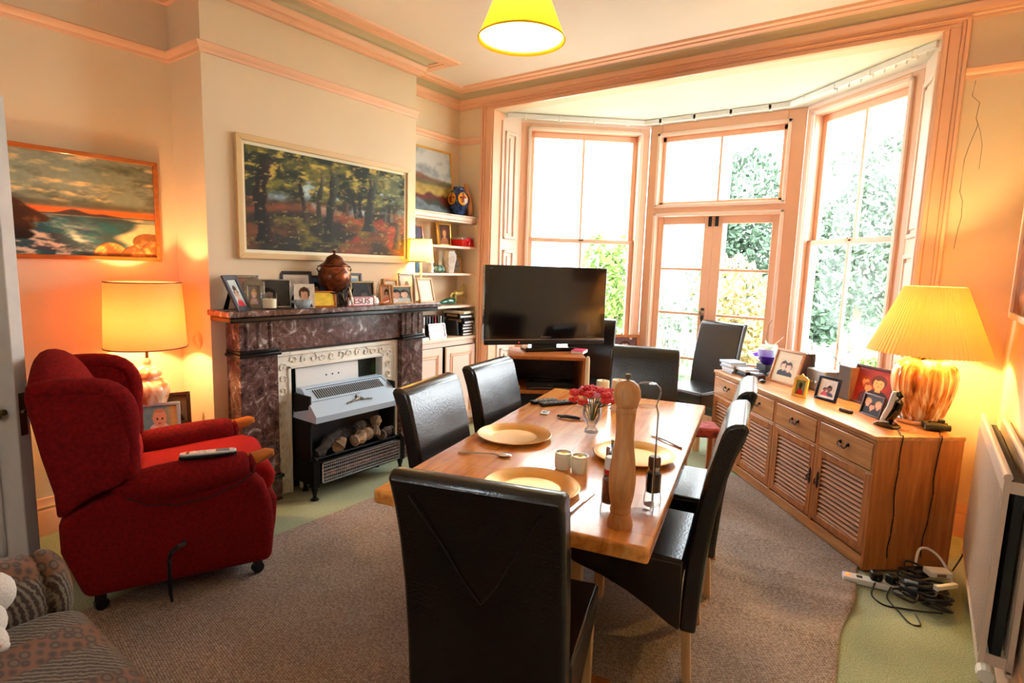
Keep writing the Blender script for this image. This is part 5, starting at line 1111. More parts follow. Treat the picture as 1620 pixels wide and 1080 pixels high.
pf(.22, .165, .014, M['armwood'], people((.32, .32, .42), [(.5, .4, .12, (.8, .8, .85), GRY, (.7, .7, .8))]), (-3.60, 3.50, 1.6725), rad(86), 'small wooden frame behind the mantel lamp on the second alcove shelf', 10)
gfz = .6725
pf(.145, .205, .014, M['gold'], people((.36, .20, .14), [(.5, .6, .2, (.90, .68, .42), (.50, .25, .12), (.72, .45, .28))]), (-3.60, 3.885, 1.6725), rad(80), 'gold frame with a golden haired portrait on the second alcove shelf', 6, res=240)
single(MB().at((0, 0, 0), (0, rad(-6), 0)).box(-.008, .008, -.05, .0, 0, .205), 'gilt_frame', 'gilt frame side leaf beside the gold portrait on the second alcove shelf', 'picture frame', M['gold'], (-3.585, 3.80, 1.6735), rad(20), bevel=.003)
t = thing('gift_box', 'red gift box tied with a shiny bow on the second alcove shelf', 'box', (-3.56, 4.03, 1.6725), rad(4)); MB().box(-.08, .08, -.06, .12, 0, .062).build('box', mat('red_gloss_card', (.82, .05, .06), .3), t, bevel=.003); MB().box(-.083, .083, -.063, .123, .062, .085).build('lid', M['silver'], t, bevel=.003)
mb = MB().box(-.085, .085, .03, .05, .0, .088)
for s in (-1, 1): mb.ball((.08, .04+s*.024, .06), .012, .026, .018, 12, 8)
mb.tube([(.085, .04, .06), (.09, .03, .02), (.088, .02, .004)], [.006, .01, .004], 6); mb.build('ribbon', mat('pink_red_ribbon', (.90, .12, .22), .25), t)
t = thing('faceted_vase', 'white hexagonal vase on the third alcove shelf', 'vase', (-3.555, 3.90, 1.4285)); MB().lathe([(0, 0), (.035, 0), (.037, .01), (.045, .06), (.064, .135), (.060, .165), (.043, .19), (.045, .20), (.040, .20), (.040, .185), (0, .18)], 6).build('vase_body', glaze('white_speckled_glaze', [(.4, (.84, .80, .78)), (.6, (.95, .94, .92))], (1, 1, 1), 30, 1, .3), t, smooth=0)
pf(.17, .15, .013, M['gold'], lambda U, V: mixc(mixc(np.ones(U.shape+(3,))*np.array((.74, .78, .84)), (.52, .54, .60), (fbm(U, V*2, 4, 5)-.45)*5), (.86, .84, .82), (fbm(U, V*3, 5, 15)-.55)*6), (-3.62, 4.055, 1.4285), rad(86), 'gold framed pale seascape print beside the white vase on the third alcove shelf', 8)
t = thing('green_rock', 'polished green and white stone on the third alcove shelf', 'stone', (-3.55, 3.745, 1.4285)); MB().ball((0, 0, .034), .045, .075, .036, 14, 9, .13, 3).build('stone', M['greenstone'], t)
single(MB().lathe([(0, 0), (.022, 0), (.024, .05), (.014, .07), (.014, .085), (0, .085)], 18), 'small_jar', 'tiny pale jar left of the green stone on the third alcove shelf', 'jar', M['white'], (-3.54, 3.64, 1.4285))
single(MB().box(-.03, .03, -.03, .03, 0, .12), 'blue_tin', 'blue and black tin behind the mantel lamp on the third alcove shelf', 'tin', mat('blue_black_tin', (.30, .45, .58), .4, var=.6, scale=9), (-3.60, 3.50, 1.4285), rad(20), bevel=.004)
t = thing('green_glass_fish', 'dark green glass ornament on the lowest alcove shelf', 'ornament', (-3.53, 3.84, 1.1355)); MB().tube([(0, -.11, .02), (0, -.06, .03), (0, 0, .036), (0, .06, .040), (0, .10, .034), (0, .115, .03)], [.006, .022, .030, .036, .028, .008], 14).build('body', mat('green_glass', (.05, .32, .24), .08, var=.5, scale=14, coat=.6), t, sub=1)
h_ = thing('horse_figurine', 'pale brass horse figurine rearing on the lowest alcove shelf', 'figurine', (-3.56, 4.03, 1.1355), rad(90)); hm = mat('pale_brass', (.80, .72, .42), .4, metal=.4)
mb = MB().tube([(-.07, 0, .098), (-.05, 0, .105), (0, 0, .10), (.045, 0, .112), (.06, 0, .115)], [.012, .024, .021, .025, .014], 12)
mb.tube([(.045, 0, .115), (.066, 0, .145), (.078, 0, .17)], [.022, .015, .011], 10).tube([(.07, 0, .178), (.09, 0, .168), (.112, 0, .150)], [.012, .012, .007], 10)
for s in (-1, 1): mb.tube([(.072, s*.006, .185), (.070, s*.008, .198)], [.004, .001], 5)
mb.build('body', hm, h_)
for pts in (((.05, .012, .105), (.055, .012, .06), (.05, .012, .035), (.055, .012, .002)), ((.05, -.012, .105), (.075, -.012, .078), (.085, -.012, .05), (.07, -.012, .03)), ((-.055, .012, .10), (-.07, .012, .065), (-.058, .012, .035), (-.066, .012, .002)), ((-.055, -.012, .10), (-.055, -.012, .065), (-.042, -.012, .035), (-.05, -.012, .002))):
    MB().tube(pts, [.014, .009, .006, .007], 8).build('leg', hm, h_)
MB().tube([(-.07, 0, .108), (-.095, 0, .10), (-.108, 0, .07), (-.105, 0, .045)], [.006, .009, .008, .002], 8).build('tail', hm, h_); MB().tube([(.035, 0, .135), (.052, 0, .162), (.066, 0, .186)], [.006, .009, .004], 6).build('mane', hm, h_)
# box files, DVDs and cards on the cupboard top
CZT = .8485; bcol = M['black']
stack = [(.028, 0, 'bottom'), (.028, 2, ''), (.028, -1, ''), (.028, 1, '')]
z = CZT
labs = ['black cased box set lying flat, lowest of the stack on the cupboard', 'black cased box set, second from the bottom of the stack on the cupboard', 'black cased box set, third from the bottom of the stack on the cupboard', 'black cased box set, fourth from the bottom of the stack on the cupboard', 'thick black box file lying across the stack on the cupboard', 'black box with a cream label near the top of the stack on the cupboard', 'pale folder lying on top of the stack on the cupboard']
spec = [(.19, .15, .027, 0), (.19, .15, .027, 3), (.19, .15, .027, -2), (.19, .15, .027, 2), (.21, .17, .052, 6), (.20, .17, .040, -3), (.22, .19, .022, 12)]
for k, ((dx, dy, hh, rz_), lb) in enumerate(zip(spec, labs)):
    t = thing('box_set', lb, 'box', (-3.555, 4.055-.005*(k % 2)+(.0 if k < 5 else -.02), z+.0005), rad(rz_), 'stack of boxes on the cupboard')
    if k < 6:
        MB().box(-dx/2, dx/2, -dy/2, dy/2, 0, hh).build('box', bcol, t, bevel=.002); MB().box(dx/2, dx/2+.0012, -dy/2+.012, dy/2-.012, .006, hh-.006 if k < 4 else min(hh-.006, .022)).build('label', M['paper'], t, smooth=0)
        if k in (4, 5): MB().box(-dx/2+.03, dx/2-.03, -dy/2-.0012, -dy/2, hh*.3, hh*.8).build('side_label', mat('tan_label', (.86, .66, .44), .6), t, smooth=0)
    else:
        MB().box(-dx/2, dx/2, -dy/2, dy/2, 0, hh).build('box', M['cream'], t, bevel=.002)
    z += hh+.001
single(MB().at((0, 0, 0), (rad(8), 0, 0)).box(-.07, .07, 0, .025, 0, .14), 'leaning_box', 'dark box with a tan band leaning against the stack on the cupboard', 'box', M['grey'], (-3.545, 3.925, .8535), rad(4), bevel=.002)
cols = [(.75, .75, .74), (.06, .06, .07), (.12, .12, .14), (.85, .85, .85), (.07, .07, .08), (.5, .5, .52), (.05, .05, .06), (.65, .1, .12), (.1, .1, .1), (.8, .78, .74), (.08, .08, .1)]
words = ['grey', 'black', 'charcoal', 'white', 'black', 'mid grey', 'black', 'red', 'black', 'cream', 'dark']
proto = None
for k, c in enumerate(cols):
    th = .014; y = 3.46+.0375*k*.95
    o = MB().box(-.07, .07, 0, th, 0, .19).build('disc_case', mat('case_%d' % k, c, .3), None, (-3.62, y, .8495), 0, bevel=.001)
    tag(o, '%s disc case standing upright on the cupboard, %s from the left' % (words[k], ['first', 'second', 'third', 'fourth', 'fifth', 'sixth', 'seventh', 'eighth', 'ninth', 'tenth', 'last'][k]), 'disc case', 'disc cases standing on the cupboard')
pf(.20, .135, .012, M['silver'], lambda U, V: mixc(np.ones(U.shape+(3,))*np.array((.93, .88, .88)), (.78, .74, .84), (fbm(U, V, 5, 6)-.45)*4), (-3.475, 3.68, CZT+.0005), rad(86), 'pale pink and lilac picture in a thin frame on the cupboard', 12)
single(MB().box(-.03, .03, -.05, .05, 0, .022), 'card_pack', 'stack of blue and white cards lying on the cupboard by the fireplace', 'cards', M['paper'], (-3.475, 3.48, CZT+.0005), rad(8), bevel=.002)
single(MB().lathe([(0, 0), (.028, 0), (.03, .01), (.03, .075), (.026, .08), (0, .08)], 20), 'white_mug', 'white pot standing on the cards on the cupboard by the fireplace', 'pot', M['white'], (-3.475, 3.46, CZT+.0235))

# ------------------------------------------------------------------ on the sideboard
S0 = SBZ
def loc(x, y, z=0): return (x, y, S0+.0005+z)
pf(.27, .255, .018, M['pine'], people((.84, .76, .66), [(.33, .56, .20, PALE, BRN, (.18, .18, .22)), (.67, .52, .20, PALE, BRN, (.20, .20, .24))]), loc(-.80, 4.43), rad(-38), 'large pale wood frame with a mounted photograph of two children on the sideboard', 16, mount=.045, res=200, mountmat=mat('oatmeal_mount', (.88, .80, .68), .7))
pf(.10, .125, .016, mat('yellow_gilt_wood', (.90, .72, .32), .35), people((.45, .55, .40), [(.5, .62, .16, BRN, DK, (.75, .15, .12))]), loc(-.615, 4.03), rad(-26), 'small yellow arched frame with scalloped top on the sideboard', 10, scallop=True, res=240)
pf(.17, .155, .018, mat('navy_gloss_frame', (.08, .09, .18), .15), people((.82, .80, .80), [(.62, .5, .18, (.5, .35, .3), DK, (.3, .3, .4)), (.3, .4, .12, (.7, .3, .35), DK, (.8, .3, .4))]), loc(-.465, 4.03), rad(-38), 'navy blue frame with white mount in the middle of the sideboard', 12, mount=.014, mountmat=M['paper'], res=220, standmat=M['pine'])
pf(.32, .245, .016, M['darkwood'], people((.48, .13, .10), [(.27, .62, .11, (.90, .55, .38), (.5, .2, .12), (.5, .1, .1)), (.36, .46, .11, (.93, .60, .42), (.55, .25, .14), (.3, .1, .1)), (.60, .62, .17, (.93, .62, .42), (.30, .12, .08), (.12, .10, .12))]), loc(-.225, 4.045), rad(-42), 'large dark frame with a red toned family photograph beside the ceramic lamp', 9, res=260)
pf(.165, .125, .010, M['darkwood'], people((.25, .22, .24), [(.22, .62, .17, SK, BLD, (.1, .1, .12)), (.5, .42, .17, SK, BRN, (.1, .1, .12)), (.80, .58, .17, SK, BLD, (.15, .12, .12))]), loc(-.205, 3.765), rad(-50), 'small dark wooden frame showing three smiling heads, in front of the red photograph', 12, res=320)
# phone in cradle
t = thing('telephone', 'curved black and silver cordless phone standing in its cradle on the sideboard', 'telephone', loc(-.105, 3.56), rad(-30))
MB().prism([(-.055, 0), (.055, 0), (.055, .012), (.02, .030), (-.03, .026), (-.055, .012)], -.035, .035, 'y').build('cradle', M['blackgloss'], t, bevel=.006); MB().prism([(-.05, .0125), (.02, .031), (.0, .037), (-.045, .02)], -.034, .034, 'y').build('cradle_top', mat('pale_grey_plastic', (.80, .80, .80), .35), t, bevel=.003)
mb = MB().tube([(.0, 0, .026), (.022, 0, .065), (.040, 0, .105), (.050, 0, .145), (.052, 0, .178), (.044, 0, .198)], [.020, .022, .022, .022, .020, .012], 14); mb.build('handset', M['blackgloss'], t)
MB().tube([(-.020, -.010, .030), (-.003, -.010, .070), (.013, -.010, .109), (.022, -.010, .148), (.025, -.010, .178), (.027, -.008, .196)], [.014, .017, .017, .017, .015, .009], 12).build('handset_face', mat('pale_grey_plastic', (.80, .80, .80), .35), t)
t = thing('binoculars', 'dark olive folding binoculars lying at the near end of the sideboard', 'binoculars', loc(.105, 3.66), rad(15)); om_ = mat('olive_rubber', (.14, .15, .09), .6)
for s in (-1, 1): MB().at((0, s*.024, .022), (0, rad(90), 0)).lathe([(0, -.055), (.018, -.055), (.020, -.04), (.021, .01), (.017, .03), (.016, .055), (0, .055)], 20).build('barrel', om_, t)
MB().box(-.03, .03, -.02, .02, .012, .045).at((0.02, 0, .05), (0, rad(90), 0)).lathe([(0, -.015), (.01, -.015), (.01, .015), (0, .015)], 14).build('bridge', M['black'], t, bevel=.003)
remote(-.315, 3.765, -35, .085, .022, 'tiny grey remote lying on the sideboard in front of the frames', S0+.0005, M['grey'], 4, 1)
t = thing('computer_mouse', 'small dark oval gadget lying in front of the large pale wood frame', 'mouse', loc(-.905, 4.36), rad(-45)); MB().ball((0, 0, .014), .032, .02, .014, 18, 8).build('body', M['blackgloss'], t)
# hi-fi boxes against the window
hm1 = mat('walnut_veneer', (.34, .19, .15), .45, var=.2, scale=5, stretch=(1, 8, 8)); gm = mat('grey_hifi_metal', (.60, .58, .55), .35, metal=.5)
def hifi(nm, x, y, deg, w_, d_, h, m1, m2, lab, cat, front=None):
    t = thing(nm, lab, cat, loc(x, y), rad(deg)); MB().box(-w_/2, w_/2, -d_/2+.006, d_/2, 0, h).build('cabinet', m1, t, bevel=.003); MB().box(-w_/2+.003, w_/2-.003, -d_/2, -d_/2+.006, .003, h-.003).build('front_panel', m2, t, bevel=.002)
    if front:
        for k in range(3): MB().at((-w_*.3+w_*.22*k, -d_/2, h*.45), (rad(90), 0, 0)).lathe([(0, 0), (.012, 0), (.010, .012), (0, .013)], 16).build('knob', M['steel'], t)
    return t
hifi('speaker', -.69, 4.565, -49, .13, .12, .225, hm1, M['grey'], 'walnut veneered loudspeaker behind the large pale wood frame', 'speaker')
hifi('speaker', -.335, 4.215, -49, .12, .12, .215, hm1, mat('taupe_grille', (.36, .31, .28), .9), 'brown loudspeaker standing behind the red toned family photograph', 'speaker')
hifi('stereo_unit', -.52, 4.39, -49, .20, .13, .145, gm, gm, 'metallic grey stereo unit between the two loudspeakers', 'stereo', True)
hifi('stereo_unit', -.515, 4.46, -49, .01, .01, .01, gm, gm, 'small silver knob box behind the stereo unit', 'stereo') if 0 else None
# books, boxes, bowl and orchid at the far end
def flat(nm, x, y, deg, w_, d_, z0, z1, m_, lab, cat, cover=None):
    t = thing(nm, lab, cat, loc(x, y, z0), rad(deg)); MB().box(-w_/2, w_/2, -d_/2, d_/2, 0, z1-z0-.0025).build('pages', m_, t, bevel=.001)
    MB().box(-w_/2-.002, w_/2+.002, -d_/2-.002, d_/2+.002, z1-z0-.0025, z1-z0-.0005).build('cover', cover or m_, t, bevel=.0006); return t
xx, yy = -1.19, 4.70; pale = M['paper']; bl = mat('blue_grey_paper', (.72, .78, .86), .7)
names = ['lowest', 'second from the bottom', 'third from the bottom', 'fourth from the bottom', 'topmost']
for k in range(5): flat('envelope_bundle', xx+.006*(k % 2)-.004*k, yy-.004*k, -49+5*(k % 3), .17, .13, .0175*k, .0175*(k+1), pale if k % 2 else bl, 'white paper bundle at the sideboard\'s far end, %s of the pile' % names[k], 'papers')
flat('notebook', -1.055, 4.575, -44, .18, .12, 0, .022, M['grey'], 'dark grey notebook, lowest of the pile beside the white papers', 'book', M['black']); flat('notebook', -1.06, 4.58, -50, .17, .12, .022, .042, M['black'], 'black notebook in the middle of the pile beside the white papers', 'book'); flat('notebook', -1.07, 4.585, -46, .15, .11, .042, .060, pale, 'white covered notebook on top of the black notebooks', 'book', bl)
flat('black_book', -.965, 4.76, -40, .15, .11, 0, .045, M['black'], 'thick black book, lowest under the purple dish', 'book'); flat('black_book', -.965, 4.76, -46, .13, .10, .045, .085, M['black'], 'second black book directly under the purple dish', 'book', M['hide'])
t = thing('leather_case', 'brown leather camera case lying on its side on the sideboard', 'case', loc(-.965, 4.475), rad(-40)); MB().box(-.055, .055, -.03, .03, 0, .045).build('case_body', M['hide'], t, bevel=.008, seg=3); MB().box(-.058, .02, -.033, .033, .045, .05).build('flap', M['steel'], t, bevel=.002)
t = thing('leather_bag', 'soft brown leather bag lying behind the camera case', 'bag', loc(-.875, 4.60), rad(-48)); MB().ball((0, 0, .028), .085, .04, .028, 18, 8, .04).build('bag_body', M['hide'], t)
dsh = thing('purple_dish', 'flared purple glass dish under the orchid pot', 'dish', loc(-.965, 4.76, .085)); pm_ = mat('purple_glass', (.27, .10, .72), .1, coat=.5, emis=None)
MB().lathe([(0, 0), (.035, 0), (.055, .014), (.085, .046), (.105, .062), (.15, .070), (.151, .073), (.10, .067), (.080, .050), (.05, .020), (0, .012)], 44).build('dish', pm_, dsh)
orc = thing('orchid_pot', 'white ceramic orchid pot standing in the purple glass dish', 'plant pot', loc(-.965, 4.76, .122)); MB().lathe([(0, 0), (.06, 0), (.066, .01), (.078, .075), (.081, .082), (.076, .082), (.07, .07), (0, .066)], 40).build('pot', M['white'], orc)
lm = mat('orchid_leaf', (.42, .62, .38), .5, var=.2); rm2 = mat('pale_orchid_root', (.86, .86, .80), .7)
def leaf(mb, base, dirv, l, w_, droop):
    n = 8; P0 = Vector(base); D_ = Vector(dirv).normalized(); S_ = Vector((-D_.y, D_.x, 0)).normalized(); prev = None
    for k in range(n+1):
        s = k/n; c = P0+D_*l*s+Vector((0, 0, -droop*s*s)); ww = w_*math.sin(PI*min(.97, .12+.85*s))
        cur = (mb._v(c-S_*ww), mb._v(c+Vector((0, 0, -.004))), mb._v(c+S_*ww))
        if prev: mb.bm.faces.new((prev[0], prev[1], cur[1], cur[0])); mb.bm.faces.new((prev[1], prev[2], cur[2], cur[1]))
        prev = cur
for dv, l, w_, dr, m_ in (((-.75, -.4, .10), .17, .018, .05, rm2), ((-.35, .1, 1.1), .10, .018, .02, lm), ((.75, .4, .9), .15, .006, .0, rm2), ((.4, -.6, .5), .08, .014, .03, lm), ((-.1, .6, .5), .09, .014, .03, lm)):
    mb = MB(); leaf(mb, (0, 0, .075), dv, l, w_, dr); mb.build('leaf', m_, orc)
mb = MB(); rnd = random.Random(3)
for k in range(22):
    a_ = rnd.uniform(0, 2*PI); pts = [(.02*math.cos(a_), .02*math.sin(a_), .075), (.045*math.cos(a_+.5), .045*math.sin(a_+.5), .10+.02*rnd.random()), (.065*math.cos(a_+1), .065*math.sin(a_+1), .095+.02*rnd.random()), (.06*math.cos(a_+1.4), .06*math.sin(a_+1.4), .078)]; mb.tube(pts, .0025, 5)
mb.build('roots', rm2, orc); MB().tube([(-.01, 0, .07), (-.02, -.005, .18), (-.012, -.005, .27), (.01, -.005, .31)], .0018, 5).build('stem', mat('brown_stem', (.40, .34, .2), .7), orc)
t = thing('green_plant', 'small bright green leafy plant peeping over the large pale wood frame', 'plant', loc(-.815, 4.66)); MB().lathe([(0, 0), (.035, 0), (.045, .10), (0, .10)], 24).build('pot', M['white'], t)
gl_ = mat('bright_leaf', (.30, .75, .18), .4)
for dv in ((-.2, -.1, 1), (.4, .2, .8), (-.6, .2, .6), (.2, -.5, .7)): mb = MB(); leaf(mb, (0, 0, .09), dv, .14, .022, .01); mb.build('leaf', gl_, t)
for x, y, nm, hh, lab in ((-.607, 4.507, 0, .36, 'thin dark twiggy plant behind the loudspeaker at the window'), (-.417, 4.288, 1, .34, 'thin dark green stems standing between stereo and brown loudspeaker')):
    t = thing('twig_plant', lab, 'plant', loc(x, y)); MB().lathe([(0, 0), (.02, 0), (.024, .09), (0, .09)], 18).build('pot', M['darkwood'], t); mb = MB(); rnd = random.Random(nm+8)
    for k in range(4 if nm == 0 else 3): mb.tube([(0, 0, .085), (rnd.uniform(-.02, .02), rnd.uniform(-.02, .02), .2), (rnd.uniform(-.05, .05), rnd.uniform(-.05, .05), hh-.04*k)], .002, 5)
    mb.build('stems', mat('dark_twig', (.16, .24, .12), .7), t)

# ------------------------------------------------------------------ cables and power strip by the radiator
t = thing('power_strip', 'white power strip with a glowing red switch on the carpet by the sideboard', 'power strip', (-.075, 3.185, .003), rad(11))
MB().box(-.13, .15, -.03, .03, 0, .030).build('strip_body', M['plastic'], t, bevel=.005)
MB().ball((-.11, 0, .031), .010, .010, .005, 14, 6).build('lit_switch', mat('neon_red', (1, .25, .05), .4, emis=(1, .22, .05), estr=4), t)
for k in range(3): MB().box(-.07+.07*k, -.045+.07*k, -.012, .012, .030, .031).build('socket', M['grey'], t, smooth=0)
for k, (x, y, z, s) in enumerate(((-.065, 3.19, .034, 1.0), (.0, 3.20, .034, .9))):
    t = thing('plug', ['round black plug nearest the red switch', 'black plug behind the first one on the power strip'][k], 'plug', (x, y, z), rad(20+30*k)); MB().box(-.026*s, .026*s, -.022, .022, 0, .045).build('plug_body', M['black'], t, bevel=.010, seg=3); MB().tube([(.0, -.022, .02), (.0, -.04, .015)], .006, 8).build('cable_grip', M['black'], t)
t = thing('adaptor', 'pale blue-grey plug adaptor at the far end of the power strip', 'plug', (.075, 3.215, .034), rad(5)); MB().box(-.028, .028, -.022, .022, 0, .042).build('body', bl, t, bevel=.008); MB().box(-.018, .018, -.023, -.021, .008, .03).build('face', M['plastic'], t)
rnd = random.Random(11)
def cable(name, pts, r_, m_, lab): single(MB().tube(pts, r_, 7), name, lab, 'cable', m_)
def spline(P, n=10):
    P = [Vector(p) for p in P]; out = []
    for i in range(len(P)-1):
        p0 = P[max(i-1, 0)]; p1 = P[i]; p2 = P[i+1]; p3 = P[min(i+2, len(P)-1)]
        for k in range(n):
            t = k/n; out.append(.5*((2*p1)+(-p0+p2)*t+(2*p0-5*p1+4*p2-p3)*t*t+(-p0+3*p1-3*p2+p3)*t**3))
    return out+[P[-1]]
cable('cable', spline([(-.065, 3.15, .035), (-.07, 3.08, .004), (-.02, 3.02, .004), (.05, 3.04, .004), (.12, 3.06, .008), (.2, 3.1, .01)]), .004, M['black'], 'black cable looping forward from the first plug over the carpet')
cable('cable', spline([(.0, 3.16, .035), (-.01, 3.10, .004), (.04, 3.0, .004), (.08, 2.93, .004), (.12, 2.94, .004), (.10, 3.02, .005)]), .0035, M['black'], 'thin black cable curling onto the bare carpet in front of the power strip')
wc = spline([(.085, 3.29, .05), (.09, 3.36, .16), (.12, 3.40, .175), (.17, 3.38, .16), (.21, 3.34, .12), (.235, 3.30, .07)])
cable('cable', wc, .006, M['plastic'], 'thick white cable arching above the black tangle')
def surf(s, z): # on the near end panel of the sideboard
    p = Vector((sbx[0], sbx[1], 0))+Vector((math.cos(sba), math.sin(sba), 0))*(SL+.007)+Vector((-math.sin(sba), math.cos(sba), 0))*s; return (p.x, p.y, z)
rnd = random.Random(4)
def hang(s0, s1, lab, top):
    pts = [top, (surf(s0, .727)[0]-.01, surf(s0, .727)[1]+.01, .7245), surf(s0, .722)]
    for k in range(1, 12): pts.append(surf(s0+(s1-s0)*k/12+rnd.uniform(-.007, .007), .72-.058*k))
    cable('cable', spline(pts, 5), .0028, M['black'], lab)
hang(.13, .12, 'kinked black phone cable hanging down the sideboard end, nearer the front', (-.06, 3.55, .7245))
hang(.34, .30, 'kinked black lamp cable hanging down the sideboard end, nearer the wall', (.12, 3.75, .7245))
for k in range(20):
    cx, cy = .12+rnd.uniform(-.07, .06), 3.16+rnd.uniform(-.09, .12); pts = []
    for j in range(7): a_ = j*1.1+k; rr_ = rnd.uniform(.02, .055); pts.append((min(.235, cx+rr_*math.cos(a_)*1.3), cy+rr_*math.sin(a_), .008+.005*k+rnd.uniform(0, .02)))
    o = MB().tube(spline(pts, 5), .0052, 6).build('cable', M['black']); tag(o, 'coil in the heap of tangled black cables between the sideboard and the radiator', 'cable', 'heap of tangled black cables')
t = thing('adaptor', 'white transformer block lying in the cable tangle', 'adaptor', (.17, 3.23, .125), rad(30)); MB().box(-.05, .05, -.03, .03, 0, .028).build('body', M['plastic'], t, bevel=.005); MB().box(-.02, .02, -.0305, .0305, .005, .02).build('label', M['steel'], t)
t = thing('adaptor', 'pale trunking piece sticking out of the cable tangle', 'adaptor', (.20, 3.12, .12), rad(50)); MB().box(-.06, .06, -.010, .010, 0, .02).build('body', M['cream'], t, bevel=.003); MB().box(-.06, -.052, -.011, .011, -.001, .021).build('end_cap', M['plastic'], t)
cable('cable', spline([(.20, 3.57, .35), (.255, 3.60, .45), (.21, 3.66, .3), (.23, 3.64, .12), (.22, 3.5, .03)]) if 0 else spline([(.30, 3.70, .45), (.31, 3.72, .3), (.29, 3.66, .12), (.245, 3.56, .03)]), .004, M['black'], 'dark cable dropping down the wall behind the sideboard')
t = thing('foot_stool', 'small wooden stool with a red patterned cushion behind the table', 'stool', (-1.20, 3.92, 0), rad(30))
MB().box(-.13, .13, -.11, .11, .38, .45).build('cushion', mat('red_patterned_cloth', (.50, .16, .14), .9, var=.7, scale=28), t, bevel=.02)
for x in (-.1, .1):
    for y in (-.08, .08): MB().box(x-.015, x+.015, y-.015, y+.015, .010, .38).build('leg', M['orangewood'], t)

# ------------------------------------------------------------------ garden
gr = mat('lawn_grass', (.28, .42, .20), .95, var=.3, scale=6, bump=.5, bscale=80)
struct(MB().box(-30, 20, 5.55, 45, -.30, -.25).build('garden_lawn', gr, smooth=0))
struct(MB().box(-4.2, 1.5, 5.53, 8.0, -.25, -.19).build('patio', mat('pale_patio_stone', (.80, .78, .74), .9, var=.1, scale=4), smooth=0))
hs = thing('rear_wing', 'white rendered wing of the house with blue-grey windows, seen through the left bay window', 'building', (-4.6, 8.0, -.25))
MB().box(-5.0, .62, 2.0, 6, 0, 6).build('wall', M['house'], hs, smooth=0)
MB().prism([(-5.1, 6), (.75, 6), (.75, 6.1), (-2, 8.2), (-5.1, 8.2)], 1.8, 6.2, 'y').build('roof', M['house'], hs, smooth=0)
for x0, x1, z0, z1 in ((-2.9, -1.85, 1.0, 2.85), (-.95, -.70, 1.0, 2.6)):
    wi = MB().box(x0-.08, x1+.08, 1.96, 2.0, z0-.08, z1+.08).build('window', M['white'], hs, bevel=.01); MB().box(x0, x1, 1.95, 1.965, z0, z1).build('pane', mat('blue_grey_window_glass', (.46, .62, .68), .1), wi, smooth=0)
def foliage(name, lab, cat, x, y, z, rx, ry, rz_, n, c1, s=.12, seed=0, trunk=None, grp=None, blobs=7):
    rnd = random.Random(seed); t = thing(name, lab, cat, (x, y, z), 0, grp); mb = MB()
    cs = [(rnd.uniform(-.6, .6)*rx, rnd.uniform(-.6, .6)*ry, rz_*(.5+rnd.uniform(-.35, .35))) for _ in range(blobs)]
    for k in range(n):
        c = rnd.choice(cs); d = Vector((rnd.gauss(0, 1), rnd.gauss(0, 1), rnd.gauss(0, 1))).normalized()*rnd.uniform(.55, 1)**.5
        p = Vector((c[0]+d.x*rx*.5, c[1]+d.y*ry*.5, max(.05, c[2]+d.z*rz_*.32)))
        q = Vector((rnd.gauss(0, 1), rnd.gauss(0, 1), rnd.gauss(0, 1))).normalized(); w_ = q.orthogonal().normalized()*s*rnd.uniform(.3, .6); q = q*s*rnd.uniform(.6, 1.2)
        mb.quad([p-q, p+w_, p+q, p-w_])
    o = mb.build('leaves', c1, t, smooth=0)
    mb = MB()
    if trunk:
        mb.tube([(0, 0, 0), (.05, 0, rz_*.3), (-.03, .05, rz_*.6), (.05, 0, rz_*.85)], [trunk, trunk*.85, trunk*.6, trunk*.3], 10)
        for c in cs[:5]: mb.tube([(0, 0, rz_*.35), (c[0]*.5, c[1]*.5, (c[2]+rz_*.35)/2), c], [trunk*.4, trunk*.3, trunk*.12], 6)
    else:
        for c in cs[:5]: mb.tube([(c[0]*.3, c[1]*.3, 0), (c[0]*.7, c[1]*.7, c[2]*.6), c], .012, 5)
    mb.build('trunk' if trunk else 'stems', mat('bark', (.50, .44, .36), .9, var=.3, scale=8), t); return t
def leafm(n, c): return mat(n, c, .8, var=.3, scale=3)
g_dk = leafm('conifer_leaf', (.27, .34, .26)); g_md = leafm('fresh_leaf', (.40, .52, .22)); g_yl = leafm('autumn_yellow_leaf', (.70, .62, .40)); g_lt = leafm('grey_green_leaf', (.42, .48, .40)); g_pk = leafm('pale_pink_flower', (.80, .68, .62))
foliage('conifer_tree', 'dark blue-green conifer filling the upper right pane of the garden doors', 'tree', -4.3, 15.5, -.25, 1.7, 1.2, 4.3, 8000, g_dk, .10, 1, .10)
foliage('garden_shrub', 'autumn yellow shrub seen through the right garden door', 'shrub', -2.45, 9.6, -.25, .9, .6, 2.1, 3500, g_yl, .07, 2)
foliage('garden_tree', 'bright green tree beside the white wing, seen through the left garden door', 'tree', -7.2, 19.5, -.25, 1.5, 1.2, 5.0, 3500, g_md, .12, 3, .1)
foliage('climbing_shrub', 'pale trellis shrub at the left garden door', 'shrub', -3.05, 8.5, -.25, .42, .4, 2.0, 900, g_lt, .06, 4)
foliage('climbing_shrub', 'green shrub against the white wing, right of the television', 'shrub', -4.05, 8.1, -.25, .42, .3, 2.1, 1300, g_md, .08, 5)
foliage('garden_tree', 'thin trunked tree behind the lawn, seen through the right bay window', 'tree', -1.2, 14.0, -.25, 1.5, .9, 4.6, 5200, g_lt, .09, 6, .09)
foliage('garden_tree', 'tall light green tree at the right edge of the right bay window', 'tree', .6, 17.0, -.25, 1.5, 1.0, 4.6, 4500, g_md, .09, 7, .10)
foliage('garden_tree', 'hazy blue-green tree behind the left part of the right bay window', 'tree', -3.0, 20, -.25, 2.2, 1.4, 5.2, 7000, g_dk, .11, 8, .13)
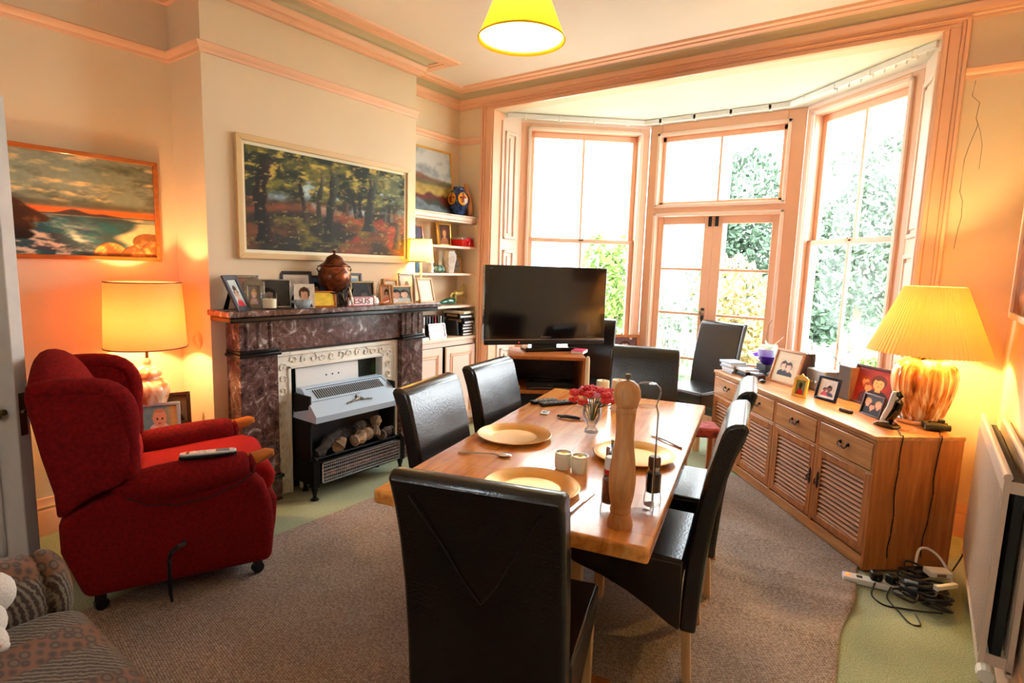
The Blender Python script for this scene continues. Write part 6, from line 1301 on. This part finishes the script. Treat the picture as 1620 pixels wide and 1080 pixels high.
foliage('garden_shrub', 'dark green hedge shrub beyond the lawn behind the pots', 'shrub', -2.0, 12.2, -.25, .8, .5, 1.5, 1300, g_dk, .10, 9)
foliage('hydrangea', 'pale flowering bush outside the right bay window, the nearer one', 'shrub', -1.15, 7.6, -.25, .55, .4, .95, 1500, g_pk, .06, 10)
foliage('hydrangea', 'pale flowering bush outside the right bay window, the farther one', 'shrub', -1.45, 8.75, -.25, .42, .35, .9, 1100, g_pk, .06, 11)
foliage('garden_shrub', 'low bright green bush on the right, near the ceramic lamp', 'shrub', -.3, 8.6, -.25, .6, .5, .75, 1400, g_md, .09, 12)
bn = thing('garden_bench', 'weathered wooden garden bench outside the garden doors', 'bench', (-2.55, 7.3, -.19), rad(20)); bw = mat('weathered_teak', (.52, .42, .38), .8)
mb = MB()
for k in range(9): x = -.55+1.1*k/8; mb.box(x-.02, x+.02, .20, .225, .42, .78)
mb.build('slats', bw, bn); MB().box(-.62, .62, .19, .235, .78, .86).build('top_rail', bw, bn, bevel=.01); MB().box(-.62, .62, -.22, .22, .38, .42).build('seat', bw, bn, bevel=.005)
for x in (-.6, .6):
    for y in (-.2, .2): MB().box(x-.03, x+.03, y-.03, y+.03, 0, .42 if y < 0 else .86).build('leg', bw, bn)
for k, (x, y, lab) in enumerate(((-.75, 10.0, 'pale blue garden planter tub on the lawn, the right one'), (-1.25, 10.4, 'pale blue garden planter tub on the lawn, the left one'))):
    t = thing('planter_tub', lab, 'planter', (x, y, -.25), 0, 'pale blue tubs on the lawn'); tm = mat('pale_blue_tub', (.66, .78, .84), .6); MB().lathe([(0, 0), (.22, 0), (.28, .55), (.27, .55), (.21, .02), (0, .02)], 24).build('tub', tm, t); MB().lathe([(.27, .53), (.30, .53), (.30, .58), (.27, .58), (.27, .53)], 24).build('rim', tm, t)
t = thing('garden_chair', 'blue-grey folding garden chair on the lawn outside the right window', 'chair', (-.15, 9.3, -.25), rad(20)); fm2 = mat('blue_grey_metal', (.40, .52, .60), .5)
MB().box(-.22, .22, -.2, .2, .42, .44).build('seat', fm2, t); MB().box(-.22, .22, .2, .22, .46, .85).build('backrest', fm2, t)
for x in (-.2, .2): MB().tube([(x, -.2, 0), (x, .2, .43)], .012, 6).build('leg', fm2, t); MB().tube([(x, .2, 0), (x, -.2, .43)], .012, 6).build('leg', fm2, t)
